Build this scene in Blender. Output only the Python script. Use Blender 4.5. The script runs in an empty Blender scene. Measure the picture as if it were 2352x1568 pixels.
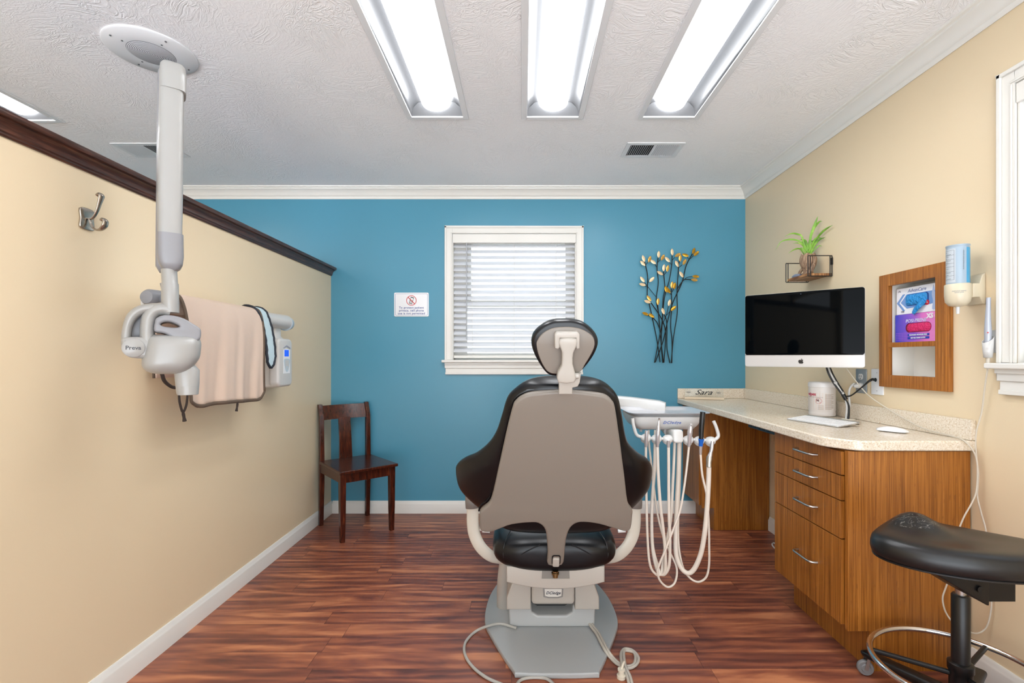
import bpy, bmesh, math, random
from mathutils import Vector, Matrix
random.seed(7)
C = bpy.context.scene.collection
sc = bpy.context.scene
PI = math.pi
# ------------------------------------------------------------------ camera
FPX, CX, CY, HC = 1110.0, 1200.0, 820.0, 1.16      # focal length in pixels, vanishing point, eye height
cd = bpy.data.cameras.new('camera'); cam = bpy.data.objects.new('camera', cd); C.objects.link(cam)
cam.location = (0, 0, HC); cam.rotation_euler = (PI/2, 0, 0)
cd.sensor_width = 36; cd.lens = FPX/2352*36
cd.shift_x = -(CX-1176)/2352; cd.shift_y = (CY-784)/2352
cd.clip_start = 0.05; sc.camera = cam
# ------------------------------------------------------------------ world, exposure
w = bpy.data.worlds.new('world'); sc.world = w; w.use_nodes = True
bg = w.node_tree.nodes['Background']; bg.inputs[0].default_value = (0.86, 0.93, 1.0, 1); bg.inputs[1].default_value = 5.0
_n = w.node_tree; _tc = _n.nodes.new('ShaderNodeTexCoord'); _sp = _n.nodes.new('ShaderNodeSeparateXYZ'); _mr = _n.nodes.new('ShaderNodeMapRange')
_mr.inputs[1].default_value = -0.25; _mr.inputs[2].default_value = 0.12; _mr.inputs[3].default_value = 8.8; _mr.inputs[4].default_value = 3.3     # glow added below the horizon to lift the ceiling, bright haze above
_n.links.new(_tc.outputs['Generated'], _sp.inputs[0]); _n.links.new(_sp.outputs[2], _mr.inputs[0]); _n.links.new(_mr.outputs[0], bg.inputs[1])
LENS_E = 15.0
sc.view_settings.view_transform = 'Standard'; sc.view_settings.look = 'None'
sc.view_settings.exposure = 0.12; sc.view_settings.gamma = 1.0; sc.view_settings.use_curve_mapping = False

# ------------------------------------------------------------------ materials
def lin(c):
    f = lambda v: v/12.92 if v <= 0.04045 else ((v+0.055)/1.055)**2.4
    return tuple(f(x/255.0) for x in c[:3]) + (1.0,)
MC = {}
def mat(name, col=(200,200,200), rough=0.5, metal=0.0, bump=None, coat=0.0, spec=0.5, emit=0.0, alpha=None, sheen=0):
    if name in MC: return MC[name]
    m = bpy.data.materials.new(name); m.use_nodes = True; nt = m.node_tree; b = nt.nodes['Principled BSDF']
    b.inputs['Base Color'].default_value = lin(col); b.inputs['Roughness'].default_value = rough
    b.inputs['Metallic'].default_value = metal; b.inputs['Coat Weight'].default_value = coat
    b.inputs['Specular IOR Level'].default_value = spec
    if emit: b.inputs['Emission Color'].default_value = lin(col); b.inputs['Emission Strength'].default_value = emit
    if bump:
        n = nt.nodes.new('ShaderNodeTexNoise'); n.inputs['Scale'].default_value = bump[0]; n.inputs['Detail'].default_value = 3
        tc = nt.nodes.new('ShaderNodeTexCoord'); nt.links.new(tc.outputs['Object'], n.inputs['Vector'])
        bp = nt.nodes.new('ShaderNodeBump'); bp.inputs['Strength'].default_value = bump[1]; bp.inputs['Distance'].default_value = bump[2] if len(bump) > 2 else 0.002
        nt.links.new(n.outputs['Fac'], bp.inputs['Height']); nt.links.new(bp.outputs['Normal'], b.inputs['Normal'])
    MC[name] = m; return m
class NT:
    def __init__(s, name, rough=0.5, **k):
        s.m = mat(name, rough=rough, **k); s.nt = s.m.node_tree; s.b = s.nt.nodes['Principled BSDF']
    def n(s, t, **k):
        x = s.nt.nodes.new('ShaderNode'+t)
        for a, v in k.items():
            if a.startswith('i_'):
                key = a[2:].replace('_', ' '); x.inputs[int(key) if key.isdigit() else key].default_value = v
            else: setattr(x, a, v)
        return x
    def l(s, a, b): s.nt.links.new(a, b)
    def math(s, op, a, b=None, c=None):
        x = s.n('Math', operation=op)
        for i, v in enumerate((a, b, c)):
            if v is None: continue
            if isinstance(v, (int, float)): x.inputs[i].default_value = v
            else: s.l(v, x.inputs[i])
        return x.outputs[0]
    def ramp(s, fac, stops):
        r = s.n('ValToRGB'); e = r.color_ramp.elements
        while len(e) < len(stops): e.new(0.5)
        for i, (p, c) in enumerate(stops): e[i].position = p; e[i].color = lin(c)
        s.l(fac, r.inputs[0]); return r.outputs[0]
    def coords(s, scale=(1,1,1), rot=(0,0,0), kind='Object'):
        tc = s.n('TexCoord'); mp = s.n('Mapping'); mp.inputs['Scale'].default_value = scale; mp.inputs['Rotation'].default_value = rot
        s.l(tc.outputs[kind], mp.inputs[0]); return mp.outputs[0]
    def noise(s, vec, scale=1, detail=2, dist=0, rough=0.5):
        x = s.n('TexNoise'); x.inputs['Scale'].default_value = scale; x.inputs['Detail'].default_value = detail
        x.inputs['Distortion'].default_value = dist; x.inputs['Roughness'].default_value = rough
        s.l(vec, x.inputs['Vector']); return x.outputs['Fac']
    def mix(s, fac, a, b, mode='MIX'):
        x = s.n('Mix', data_type='RGBA', blend_type=mode)
        for i, v in ((0, fac), (6, a), (7, b)):
            if isinstance(v, (int, float)): x.inputs[i].default_value = v
            elif isinstance(v, tuple): x.inputs[i].default_value = v
            else: s.l(v, x.inputs[i])
        return x.outputs[2]
    def bump(s, h, strength=0.3, dist=0.002):
        x = s.n('Bump'); x.inputs['Strength'].default_value = strength; x.inputs['Distance'].default_value = dist
        s.l(h, x.inputs['Height']); s.l(x.outputs[0], s.b.inputs['Normal'])
    def color(s, c): s.l(c, s.b.inputs['Base Color'])

def floor_material():
    t = NT('floor_planks', rough=0.36)
    sx = t.n('SeparateXYZ'); t.l(t.coords(), sx.inputs[0]); X, Y = sx.outputs[0], sx.outputs[1]
    row = t.math('FLOOR', t.math('MULTIPLY', Y, 10.0))
    wn = t.n('TexWhiteNoise', noise_dimensions='1D'); t.l(row, wn.inputs['W'])
    xs = t.math('MULTIPLY_ADD', wn.outputs['Value'], 3.7, t.math('MULTIPLY', X, 1.35))
    col = t.math('FLOOR', xs)
    cb = t.n('CombineXYZ'); t.l(row, cb.inputs[0]); t.l(col, cb.inputs[1])
    w2 = t.n('TexWhiteNoise', noise_dimensions='3D'); t.l(cb.outputs[0], w2.inputs['Vector'])
    tone = w2.outputs['Value']
    gv = t.n('CombineXYZ'); t.l(t.math('MULTIPLY_ADD', tone, 11.0, t.math('MULTIPLY', X, 1.2)), gv.inputs[0]); t.l(t.math('MULTIPLY', Y, 6.0), gv.inputs[1]); t.l(t.math('MULTIPLY', tone, 31.0), gv.inputs[2])
    broad = t.noise(gv.outputs[0], 1.7, 3, 1.3)
    gf = t.n('CombineXYZ'); t.l(t.math('MULTIPLY', X, 3.0), gf.inputs[0]); t.l(t.math('MULTIPLY', Y, 110.0), gf.inputs[1]); t.l(t.math('MULTIPLY', tone, 17.0), gf.inputs[2])
    fine = t.noise(gf.outputs[0], 1.0, 4, 0.6)
    wv = t.n('TexWave', wave_type='RINGS'); wv.inputs['Scale'].default_value = 1.5; wv.inputs['Distortion'].default_value = 6; wv.inputs['Detail'].default_value = 3; wv.inputs['Detail Scale'].default_value = 1.5
    t.l(gv.outputs[0], wv.inputs['Vector'])
    f = t.math('ADD', t.math('MULTIPLY', broad, 0.82), t.math('MULTIPLY', fine, 0.16))
    f = t.math('ADD', f, t.math('MULTIPLY', wv.outputs['Fac'], 0.16))
    f = t.math('ADD', f, t.math('MULTIPLY', t.math('SUBTRACT', tone, 0.5), 0.13))
    c = t.ramp(f, [(0.34, (88,52,46)), (0.50, (122,70,56)), (0.64, (154,91,66)), (0.82, (194,126,88))])
    fy = t.math('FRACT', t.math('MULTIPLY', Y, 10.0)); fx = t.math('FRACT', xs)
    seam = t.math('MAXIMUM', t.math('LESS_THAN', fy, 0.018), t.math('LESS_THAN', fx, 0.003))
    c = t.mix(t.math('MULTIPLY', seam, 0.55), c, lin((48,26,22)))
    t.color(c)
    t.l(t.math('MULTIPLY_ADD', fine, 0.14, 0.28), t.b.inputs['Roughness']); t.bump(fine, 0.10, 0.001)
    return t.m
def bamboo():
    t = NT('bamboo_veneer', rough=0.38)
    v = t.coords((1,1,0.012)); a = t.noise(v, 330, 2, 0); b2 = t.noise(t.coords((1,1,0.02)), 120, 2, 0); d = t.noise(t.coords((1,1,0.15)), 160, 1)
    f = t.math('ADD', t.math('MULTIPLY', a, 0.65), t.math('MULTIPLY', b2, 0.40))
    c = t.ramp(f, [(0.36, (118,67,16)), (0.52, (155,94,30)), (0.68, (184,120,50))])
    c = t.mix(t.math('MULTIPLY', t.math('GREATER_THAN', d, 0.68), 0.35), c, lin((112,62,22)))
    t.color(c); return t.m
def stone():
    t = NT('speckled_quartz', rough=0.2)
    v = t.coords()
    a = t.noise(v, 170, 3, 0.0); b2 = t.noise(v, 330, 1, 0.0); d = t.noise(v, 150, 1, 0.0)
    c = t.ramp(a, [(0.30, (206,188,160)), (0.42, (222,208,186)), (0.60, (234,223,206)), (0.75, (238,231,220))])
    c = t.mix(t.math('MULTIPLY', t.math('GREATER_THAN', d, 0.68), 0.6), c, lin((192,152,106)))
    c = t.mix(t.math('MULTIPLY', t.math('GREATER_THAN', b2, 0.735), 0.7), c, lin((122,104,86)))
    t.color(c); return t.m
def ceiling_material():
    t = NT('ceiling_texture', col=(244,245,247), rough=0.75)
    v = t.coords()
    sw = t.noise(v, 2.2, 2, 0.5)
    cx = t.n('CombineXYZ'); s = t.n('SeparateXYZ'); t.l(v, s.inputs[0])
    t.l(t.math('ADD', s.outputs[0], t.math('MULTIPLY', sw, 0.6)), cx.inputs[0]); t.l(t.math('ADD', s.outputs[1], t.math('MULTIPLY', t.noise(v, 1.7, 2), 0.6)), cx.inputs[1])
    a = t.noise(cx.outputs[0], 26, 4, 1.8); fine = t.noise(v, 90, 3, 0.8)
    rid = t.math('POWER', t.math('SUBTRACT', 1.0, t.math('ABSOLUTE', t.math('MULTIPLY', t.math('SUBTRACT', a, 0.5), 6.0))), 2.0)
    mk = t.ramp(t.noise(v, 3.3, 2), [(0.40, (0,0,0)), (0.62, (255,255,255))])
    h = t.math('ADD', t.math('MULTIPLY', rid, t.math('MULTIPLY_ADD', mk, 0.6, 0.25)), t.math('MULTIPLY', fine, 0.5))
    t.bump(h, 0.6, 0.0032); return t.m
def wall_mat(name, col, rough=0.42):
    return mat(name, col, rough, bump=(160, 0.18, 0.001))
def darkwood():
    t = NT('dark_trim_wood', rough=0.28)
    a = t.noise(t.coords((14,1.2,14)), 12, 3, 0.4)
    t.color(t.ramp(a, [(0.3, (46,26,20)), (0.55, (70,40,30)), (0.75, (98,58,42))])); return t.m
def cherry():
    t = NT('dark_cherry_wood', rough=0.22)
    a = t.noise(t.coords((9,9,1.3)), 9, 3, 0.5)
    t.color(t.ramp(a, [(0.3, (42,16,10)), (0.55, (68,27,15)), (0.75, (98,44,22))])); return t.m
def glass_material():
    m = bpy.data.materials.new('window_glass'); m.use_nodes = True; nt = m.node_tree; nt.nodes.clear()
    o = nt.nodes.new('ShaderNodeOutputMaterial'); mx = nt.nodes.new('ShaderNodeMixShader'); tr = nt.nodes.new('ShaderNodeBsdfTransparent'); gl = nt.nodes.new('ShaderNodeBsdfGlossy')
    fr = nt.nodes.new('ShaderNodeFresnel'); gl.inputs['Roughness'].default_value = 0.03; fr.inputs[0].default_value = 1.3
    nt.links.new(fr.outputs[0], mx.inputs[0]); nt.links.new(tr.outputs[0], mx.inputs[1]); nt.links.new(gl.outputs[0], mx.inputs[2]); nt.links.new(mx.outputs[0], o.inputs[0])
    return m
GLASS = glass_material()
FLOOR = floor_material(); BAMBOO = bamboo(); STONE = stone(); CEIL = ceiling_material(); DWOOD = darkwood(); CHERRY = cherry()
BEIGE = wall_mat('beige_paint', (227,208,175), 0.34); BLUE = wall_mat('blue_paint', (78,145,170), 0.32)
WHITE = mat('white_trim_paint', (228,226,220), 0.3); CREAMTRIM = WHITE
PLW = mat('white_plastic', (203,202,199), 0.3, coat=0.3); PLG = mat('grey_plastic', (178,178,181), 0.38)
METALW = mat('white_enamel_metal', (226,228,230), 0.35)
TAUPE = mat('taupe_plastic', (128,120,111), 0.42, bump=(700, 0.08, 0.0005)); TAUPEL = mat('light_taupe_plastic', (178,173,165), 0.35)
LEATHER = mat('black_upholstery', (13,14,17), 0.30, bump=(420, 0.10, 0.0006), spec=0.36); STEEL = mat('brushed_steel', (190,188,184), 0.28, 1.0)
CHROME = mat('chrome', (225,225,225), 0.07, 1.0); BLK = mat('black_plastic', (14,14,15), 0.35); BLKM = mat('black_metal', (20,19,19), 0.4, 0.3)
HOSE = mat('ivory_hose', (216,206,194), 0.4); CORD = mat('beige_cord', (205,196,180), 0.45); GREYC = mat('grey_cable', (170,168,162), 0.4)
INK = mat('black_ink', (12,12,12), 0.5)

# ------------------------------------------------------------------ mesh helpers
def V(*a): return Vector(a)
def P(px, py, Y): return Vector(((px-CX)/FPX*Y, Y, HC-(py-CY)/FPX*Y))
def frame(o, x, y, z=None):
    x = Vector(x).normalized(); y = Vector(y).normalized(); z = x.cross(y) if z is None else Vector(z).normalized()
    m = Matrix((x, y, z)).transposed().to_4x4(); m.translation = Vector(o); return m
def catmull(pts, k=6, closed=False):
    pts = [Vector(p) for p in pts]; n = len(pts); out = []
    if n < 3: return pts
    rng = range(n) if closed else range(n-1)
    for i in rng:
        p1, p2 = pts[i], pts[(i+1) % n]
        p0 = pts[i-1] if (closed or i > 0) else p1*2-p2
        p3 = pts[(i+2) % n] if (closed or i+2 < n) else p2*2-p1
        for j in range(k):
            t = j/k
            out.append(0.5*((2*p1)+(p2-p0)*t+(2*p0-5*p1+4*p2-p3)*t*t+(3*p1-p0-3*p2+p3)*t**3))
    if not closed: out.append(pts[-1])
    return out
class MB:
    def __init__(s): s.v = []; s.f = []; s.sm = []
    def add(s, verts, faces, smooth=False, T=None):
        o = len(s.v); s.v += [(T @ Vector(p)) if T else Vector(p) for p in verts]
        for f in faces: s.f.append([i+o for i in f]); s.sm.append(smooth)
        return s
    def box(s, x0, x1, y0, y1, z0, z1, T=None):
        v = [(x, y, z) for x in (x0, x1) for y in (y0, y1) for z in (z0, z1)]
        return s.add(v, [(0,1,3,2), (4,6,7,5), (0,4,5,1), (2,3,7,6), (0,2,6,4), (1,5,7,3)], T=T)
    def prism(s, o2, d0, d1, T=None, smooth=False):
        n = len(o2); v = [(p[0], p[1], d0) for p in o2]+[(p[0], p[1], d1) for p in o2]
        s.add(v, [[(i+1) % n, i, i+n, (i+1) % n+n][::-1] for i in range(n)], smooth, T)
        s.add(v[:n], [list(range(n))[::-1]], False, T); s.add(v[n:], [list(range(n))], False, T); return s
    def loft(s, rings, caps=True, closed=True, T=None, loop=False):
        n = len(rings[0]); v = [p for r in rings for p in r]; f = []
        R = len(rings)
        for i in range(R if loop else R-1):
            for j in range(n if closed else n-1):
                a = i*n+j; b = i*n+(j+1) % n; i2 = (i+1) % R; f.append([a, b, i2*n+(j+1) % n, i2*n+j])
        s.add(v, f, True, T)
        if caps and not loop:
            for r, rev in ((rings[0], True), (rings[-1], False)):
                c = sum((Vector(p) for p in r), Vector())/n
                s.add(list(r)+[c], [[j, (j+1) % n, n] if not rev else [(j+1) % n, j, n] for j in range(n)], True, T)
        return s
    def tube(s, pts, r, n=10, k=6, sm=True, caps=True, flat=1.0, up=None, closed=False):
        path = catmull(pts, k, closed) if sm else [Vector(p) for p in pts]
        L = len(path); rr = r if isinstance(r, (list, tuple)) else None
        rings = []; nrm = None
        for i, p in enumerate(path):
            if closed: t = (path[(i+1) % L]-path[i-1]).normalized()
            else: t = (path[min(i+1, L-1)]-path[max(i-1, 0)]).normalized()
            if nrm is None:
                a = Vector(up) if up else (V(0,0,1) if abs(t.z) < 0.9 else V(1,0,0)); nrm = (a-t*a.dot(t)).normalized()
            else:
                nrm = (nrm-t*nrm.dot(t)); nrm = nrm.normalized() if nrm.length > 1e-6 else V(1,0,0)
            b = t.cross(nrm)
            if rr:
                q = i/(L-1)*(len(rr)-1); q0 = int(min(q, len(rr)-2)); ra = rr[q0]+(rr[q0+1]-rr[q0])*(q-q0)
            else: ra = r
            rings.append([p+nrm*math.cos(2*PI*j/n)*ra*flat+b*math.sin(2*PI*j/n)*ra for j in range(n)])
        return s.loft(rings, caps=caps and not closed, loop=closed)
    def cyl(s, a, b, r, r2=None, n=24):
        a, b = Vector(a), Vector(b); return s.tube([a, b], [r, r if r2 is None else r2], n=n, sm=False)
    def lathe(s, prof, o=(0,0,0), ax=(0,0,1), n=32):
        ax = Vector(ax).normalized(); u = ax.orthogonal().normalized(); w_ = ax.cross(u); o = Vector(o)
        rings = [[o+ax*z+(u*math.cos(2*PI*j/n)+w_*math.sin(2*PI*j/n))*max(r, 1e-5) for j in range(n)] for r, z in prof]
        return s.loft(rings)
    def ball(s, c, r, n=14, sc_=(1,1,1)):
        c = Vector(c); rings = []
        for i in range(n//2+1):
            a = -PI/2+PI*i/(n//2)
            rings.append([c+Vector((math.cos(a)*math.cos(2*PI*j/n)*r*sc_[0], math.cos(a)*math.sin(2*PI*j/n)*r*sc_[1], math.sin(a)*r*sc_[2])) for j in range(n)])
        return s.loft(rings, caps=False)
    def curve(s, outlines, depth, bevel=0.0, T=None, res=2, smooth_outline=0):
        cu = bpy.data.curves.new('tmp', 'CURVE'); cu.dimensions = '2D'; cu.fill_mode = 'BOTH'
        for o in outlines:
            if smooth_outline: o = [(q.x, q.y) for q in catmull([(p[0], p[1], 0) for p in o], smooth_outline, True)]
            sp = cu.splines.new('POLY'); sp.points.add(len(o)-1); sp.use_cyclic_u = True
            for i, p in enumerate(o): sp.points[i].co = (p[0], p[1], 0, 1)
        cu.extrude = max(depth/2-bevel, 1e-5); cu.bevel_depth = bevel; cu.bevel_resolution = res; cu.offset = -bevel
        return s.fromcurve(cu, T)
    def fromcurve(s, cu, T=None, fn=None):
        ob = bpy.data.objects.new('tmp', cu); C.objects.link(ob); bpy.context.view_layer.update()
        me = bpy.data.meshes.new_from_object(ob.evaluated_get(bpy.context.evaluated_depsgraph_get()))
        vs = [v.co.copy() for v in me.vertices]
        if fn: vs = [fn(p) for p in vs]
        s.add(vs, [list(p.vertices) for p in me.polygons], True, T)
        bpy.data.objects.remove(ob); bpy.data.meshes.remove(me); bpy.data.curves.remove(cu); return s
    def text(s, body, size, T=None, shear=0, fn=None, ext=0.0004, align='CENTER', bold=0.0, space=1.0, line=1.0):
        cu = bpy.data.curves.new('tmp', 'FONT'); cu.body = body; cu.size = size; cu.extrude = ext; cu.align_x = align; cu.align_y = 'CENTER'
        cu.shear = shear; cu.offset = bold; cu.space_character = space; cu.space_line = line; cu.resolution_u = 3
        return s.fromcurve(cu, T, fn)
    def build(s, name, m, parent=None, bevel=0, seg=2, angle=35, local=False, loc=None, sub=0):
        me = bpy.data.meshes.new(name); vs = s.v
        if parent is not None: o = Vector((0,0,0)) if local else WL[parent.name]
        elif loc is not None: o = Vector(loc)
        else:
            xs = [p.x for p in vs]; ys = [p.y for p in vs]; zs = [p.z for p in vs]
            o = V((min(xs)+max(xs))/2, (min(ys)+max(ys))/2, min(zs))
        me.from_pydata([p-o for p in vs], [], s.f)
        me.polygons.foreach_set('use_smooth', s.sm)
        bm = bmesh.new(); bm.from_mesh(me); bmesh.ops.remove_doubles(bm, verts=bm.verts, dist=1e-5)
        bmesh.ops.recalc_face_normals(bm, faces=bm.faces); bm.to_mesh(me); bm.free()
        if bevel:
            for p in me.polygons: p.use_smooth = True
        me.set_sharp_from_angle(angle=math.radians(angle))
        ob = bpy.data.objects.new(name, me); me.name = name; C.objects.link(ob); me.materials.append(m)
        if parent is not None: ob.parent = parent; WL[ob.name] = WL[parent.name]
        else: ob.location = o; WL[ob.name] = o.copy()
        if bevel:
            md = ob.modifiers.new('bevel', 'BEVEL'); md.width = bevel; md.segments = seg; md.limit_method = 'ANGLE'; md.angle_limit = math.radians(30); md.harden_normals = True
        if sub: md = ob.modifiers.new('subdivision', 'SUBSURF'); md.levels = sub; md.render_levels = sub
        return ob
WL = {}
def thing(name, label, cat, loc=(0,0,0), rz=0, group=None, kind=None):
    o = bpy.data.objects.new(name, None); C.objects.link(o); o.location = loc; o.rotation_euler = (0,0,rz); o.empty_display_size = 0.05
    WL[o.name] = Vector(loc); return tag(o, label, cat, group, kind)
def tag(o, label=None, cat=None, group=None, kind=None):
    if label: o['label'] = label
    if cat: o['category'] = cat
    if group: o['group'] = group
    if kind: o['kind'] = kind
    return o
def struct(o): o['kind'] = 'structure'; return o
def ring(o, u, v, a, b, n=28, e=2.0):
    o, u, v = Vector(o), Vector(u), Vector(v); out = []
    for j in range(n):
        t = 2*PI*j/n; c, s_ = math.cos(t), math.sin(t)
        out.append(o+u*a*math.copysign(abs(c)**(2/e), c)+v*b*math.copysign(abs(s_)**(2/e), s_))
    return out
def rrect(x0, x1, y0, y1, r, k=5):
    out = []
    for cx_, cy_, a0 in ((x1-r, y0+r, -PI/2), (x1-r, y1-r, 0), (x0+r, y1-r, PI/2), (x0+r, y0+r, PI)):
        for i in range(k+1): a = a0+PI/2*i/k; out.append((cx_+r*math.cos(a), cy_+r*math.sin(a)))
    return out
def circ(cx_, cy_, r, n=28): return [(cx_+r*math.cos(2*PI*i/n), cy_+r*math.sin(2*PI*i/n)) for i in range(n)]
def puff(mb, outline, rings_, T):           # outline 2D around its centroid, rings_ = (scale, depth)
    cx_ = sum(p[0] for p in outline)/len(outline); cy_ = sum(p[1] for p in outline)/len(outline)
    mb.loft([[T @ V(cx_+(p[0]-cx_)*s_, cy_+(p[1]-cy_)*s_, d) for p in outline] for s_, d in rings_]); return mb
def slab(us, vs, holes, fn, d0, d1):
    """solid wall in (u,v) with rectangular holes, fn(u,v,d)->point"""
    U = sorted(set(us+[h[0] for h in holes]+[h[1] for h in holes])); W = sorted(set(vs+[h[2] for h in holes]+[h[3] for h in holes]))
    U = [u for u in U if us[0] <= u <= us[-1]]; W = [q for q in W if vs[0] <= q <= vs[-1]]
    def solid(i, j):
        if i < 0 or j < 0 or i >= len(U)-1 or j >= len(W)-1: return False
        u = (U[i]+U[i+1])/2; q = (W[j]+W[j+1])/2
        return not any(h[0] < u < h[1] and h[2] < q < h[3] for h in holes)
    mb = MB()
    for i in range(len(U)-1):
        for j in range(len(W)-1):
            if not solid(i, j): continue
            a, b, c, d = U[i], U[i+1], W[j], W[j+1]
            for dd in (d0, d1): mb.add([fn(a,c,dd), fn(b,c,dd), fn(b,d,dd), fn(a,d,dd)], [(0,1,2,3)])
            for ii, jj, p, q in ((i-1,j,(a,c),(a,d)), (i+1,j,(b,c),(b,d)), (i,j-1,(a,c),(b,c)), (i,j+1,(a,d),(b,d))):
                if not solid(ii, jj): mb.add([fn(*p,d0), fn(*q,d0), fn(*q,d1), fn(*p,d1)], [(0,1,2,3)])
    return mb

# ------------------------------------------------------------------ room shell
YB, XR, XP, ZC = 3.60, 1.66, -1.426, 2.416
XL, YN = -3.9, -1.5
struct(MB().box(XL-0.1, XR+0.1, YN-0.1, YB+0.1, -0.08, 0).build('floor', FLOOR, loc=(0,0,0)))
TROF = [(-0.443, 2.544), (0.1575, 2.544), (0.763, 2.544), (-2.60, 2.58)]
TW, TL = 0.135, 1.18
th = [(x-TW, x+TW, y1-0.025-TL, y1-0.025) for x, y1 in TROF]
struct(slab([XL-0.1, XR+0.1], [YN-0.1, YB+0.1], th, lambda u, v, d: V(u, v, d), ZC, ZC+0.10).build('ceiling', CEIL, loc=(0,0,0)))
WX0, WX1, WZ0, WZ1 = -0.522, 0.399, 1.14, 2.078            # back window opening
struct(slab([XL-0.1, XR+0.1], [0, ZC], [(WX0, WX1, WZ0, WZ1)], lambda u, v, d: V(u, d, v), YB, YB+0.16).build('wall_back', BLUE, loc=(0,0,0)))
RY0, RY1 = 0.80, 1.62                                       # right window opening
NH = (1.905, 2.186, 1.06, 1.497)                            # niche hole
struct(slab([YN-0.1, YB], [0, ZC], [(RY0, RY1, WZ0, WZ1), NH], lambda u, v, d: V(d, u, v), XR, XR+0.16).build('wall_right', BEIGE, loc=(0,0,0)))
struct(MB().box(XP-0.12, XP, YN, YB, 0, 1.772).build('wall_left', BEIGE, loc=(0,0,0)))
struct(MB().box(XL-0.1, XL, YN, YB, 0, ZC).build('wall_far_left', BEIGE, loc=(0,0,0)))
struct(slab([XL-0.1, XR+0.1], [0, ZC], [(XL+0.15, XP-0.3, 0.0, 2.2), (XP+0.15, XR-0.15, 0.0, 2.3)], lambda u, v, d: V(u, d, v), YN-0.1, YN).build('wall_front', BEIGE, loc=(0,0,0)))  # unseen wall; its two large openings are added to let in fill daylight
# partition cap rail
def sweep(name, prof, path_fn, m, a, b, bev=0):
    mb = MB(); n = len(prof)
    mb.loft([[path_fn(p, t) for p in prof] for t in (a, b)], caps=False)
    for t, rv in ((a, 1), (b, 0)): mb.add([path_fn(p, t) for p in prof], [list(range(n))[::-1] if rv else list(range(n))])
    mb.sm = [False]*len(mb.sm)
    return mb.build(name, m, loc=(0,0,0), bevel=bev, seg=1)
half = [(0.0, 1.764), (0.006, 1.764), (0.010, 1.768), (0.010, 1.773), (0.013, 1.777), (0.013, 1.781), (0.015, 1.788), (0.020, 1.796), (0.027, 1.801), (0.030, 1.803), (0.030, 1.807), (0.040, 1.807), (0.042, 1.810), (0.042, 1.822), (0.040, 1.825)]
prof = [(XP+x, z) for x, z in half]+[(XP-0.12-x, z) for x, z in half[::-1]]
struct(sweep('trim_1', prof, lambda p, t: V(p[0], t, p[1]), DWOOD, YN, YB-0.001))
# crown moulding
cr = [(0, 2.336), (0.006, 2.334), (0.009, 2.340), (0.012, 2.346), (0.012, 2.352), (0.018, 2.356), (0.022, 2.366), (0.030, 2.380), (0.044, 2.392), (0.054, 2.398), (0.056, 2.404), (0.066, 2.408), (0.068, 2.416), (0, 2.416)]
struct(sweep('trim_2', cr, lambda p, t: V(t-(p[0] if t > 0 else 0), YB-p[0], p[1]), WHITE, XL, XR))
struct(sweep('trim_3', cr, lambda p, t: V(XR-p[0], t-(p[0] if t > 0 else 0), p[1]), WHITE, YN, YB))
bb = [(0, 0), (0.014, 0), (0.014, 0.068), (0.012, 0.074), (0.009, 0.078), (0.008, 0.086), (0.004, 0.092), (0, 0.092)]
struct(sweep('baseboard_back', bb, lambda p, t: V(t, YB-p[0], p[1]), WHITE, XP+0.014, 1.286))
struct(sweep('baseboard_left', bb, lambda p, t: V(XP+p[0], t, p[1]), WHITE, YN, YB))
struct(sweep('baseboard_right', bb, lambda p, t: V(XR-p[0], t, p[1]), WHITE, 2.292, 3.238))
struct(sweep('baseboard_near', bb, lambda p, t: V(XR-p[0], t, p[1]), WHITE, YN, 1.782))

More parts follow.
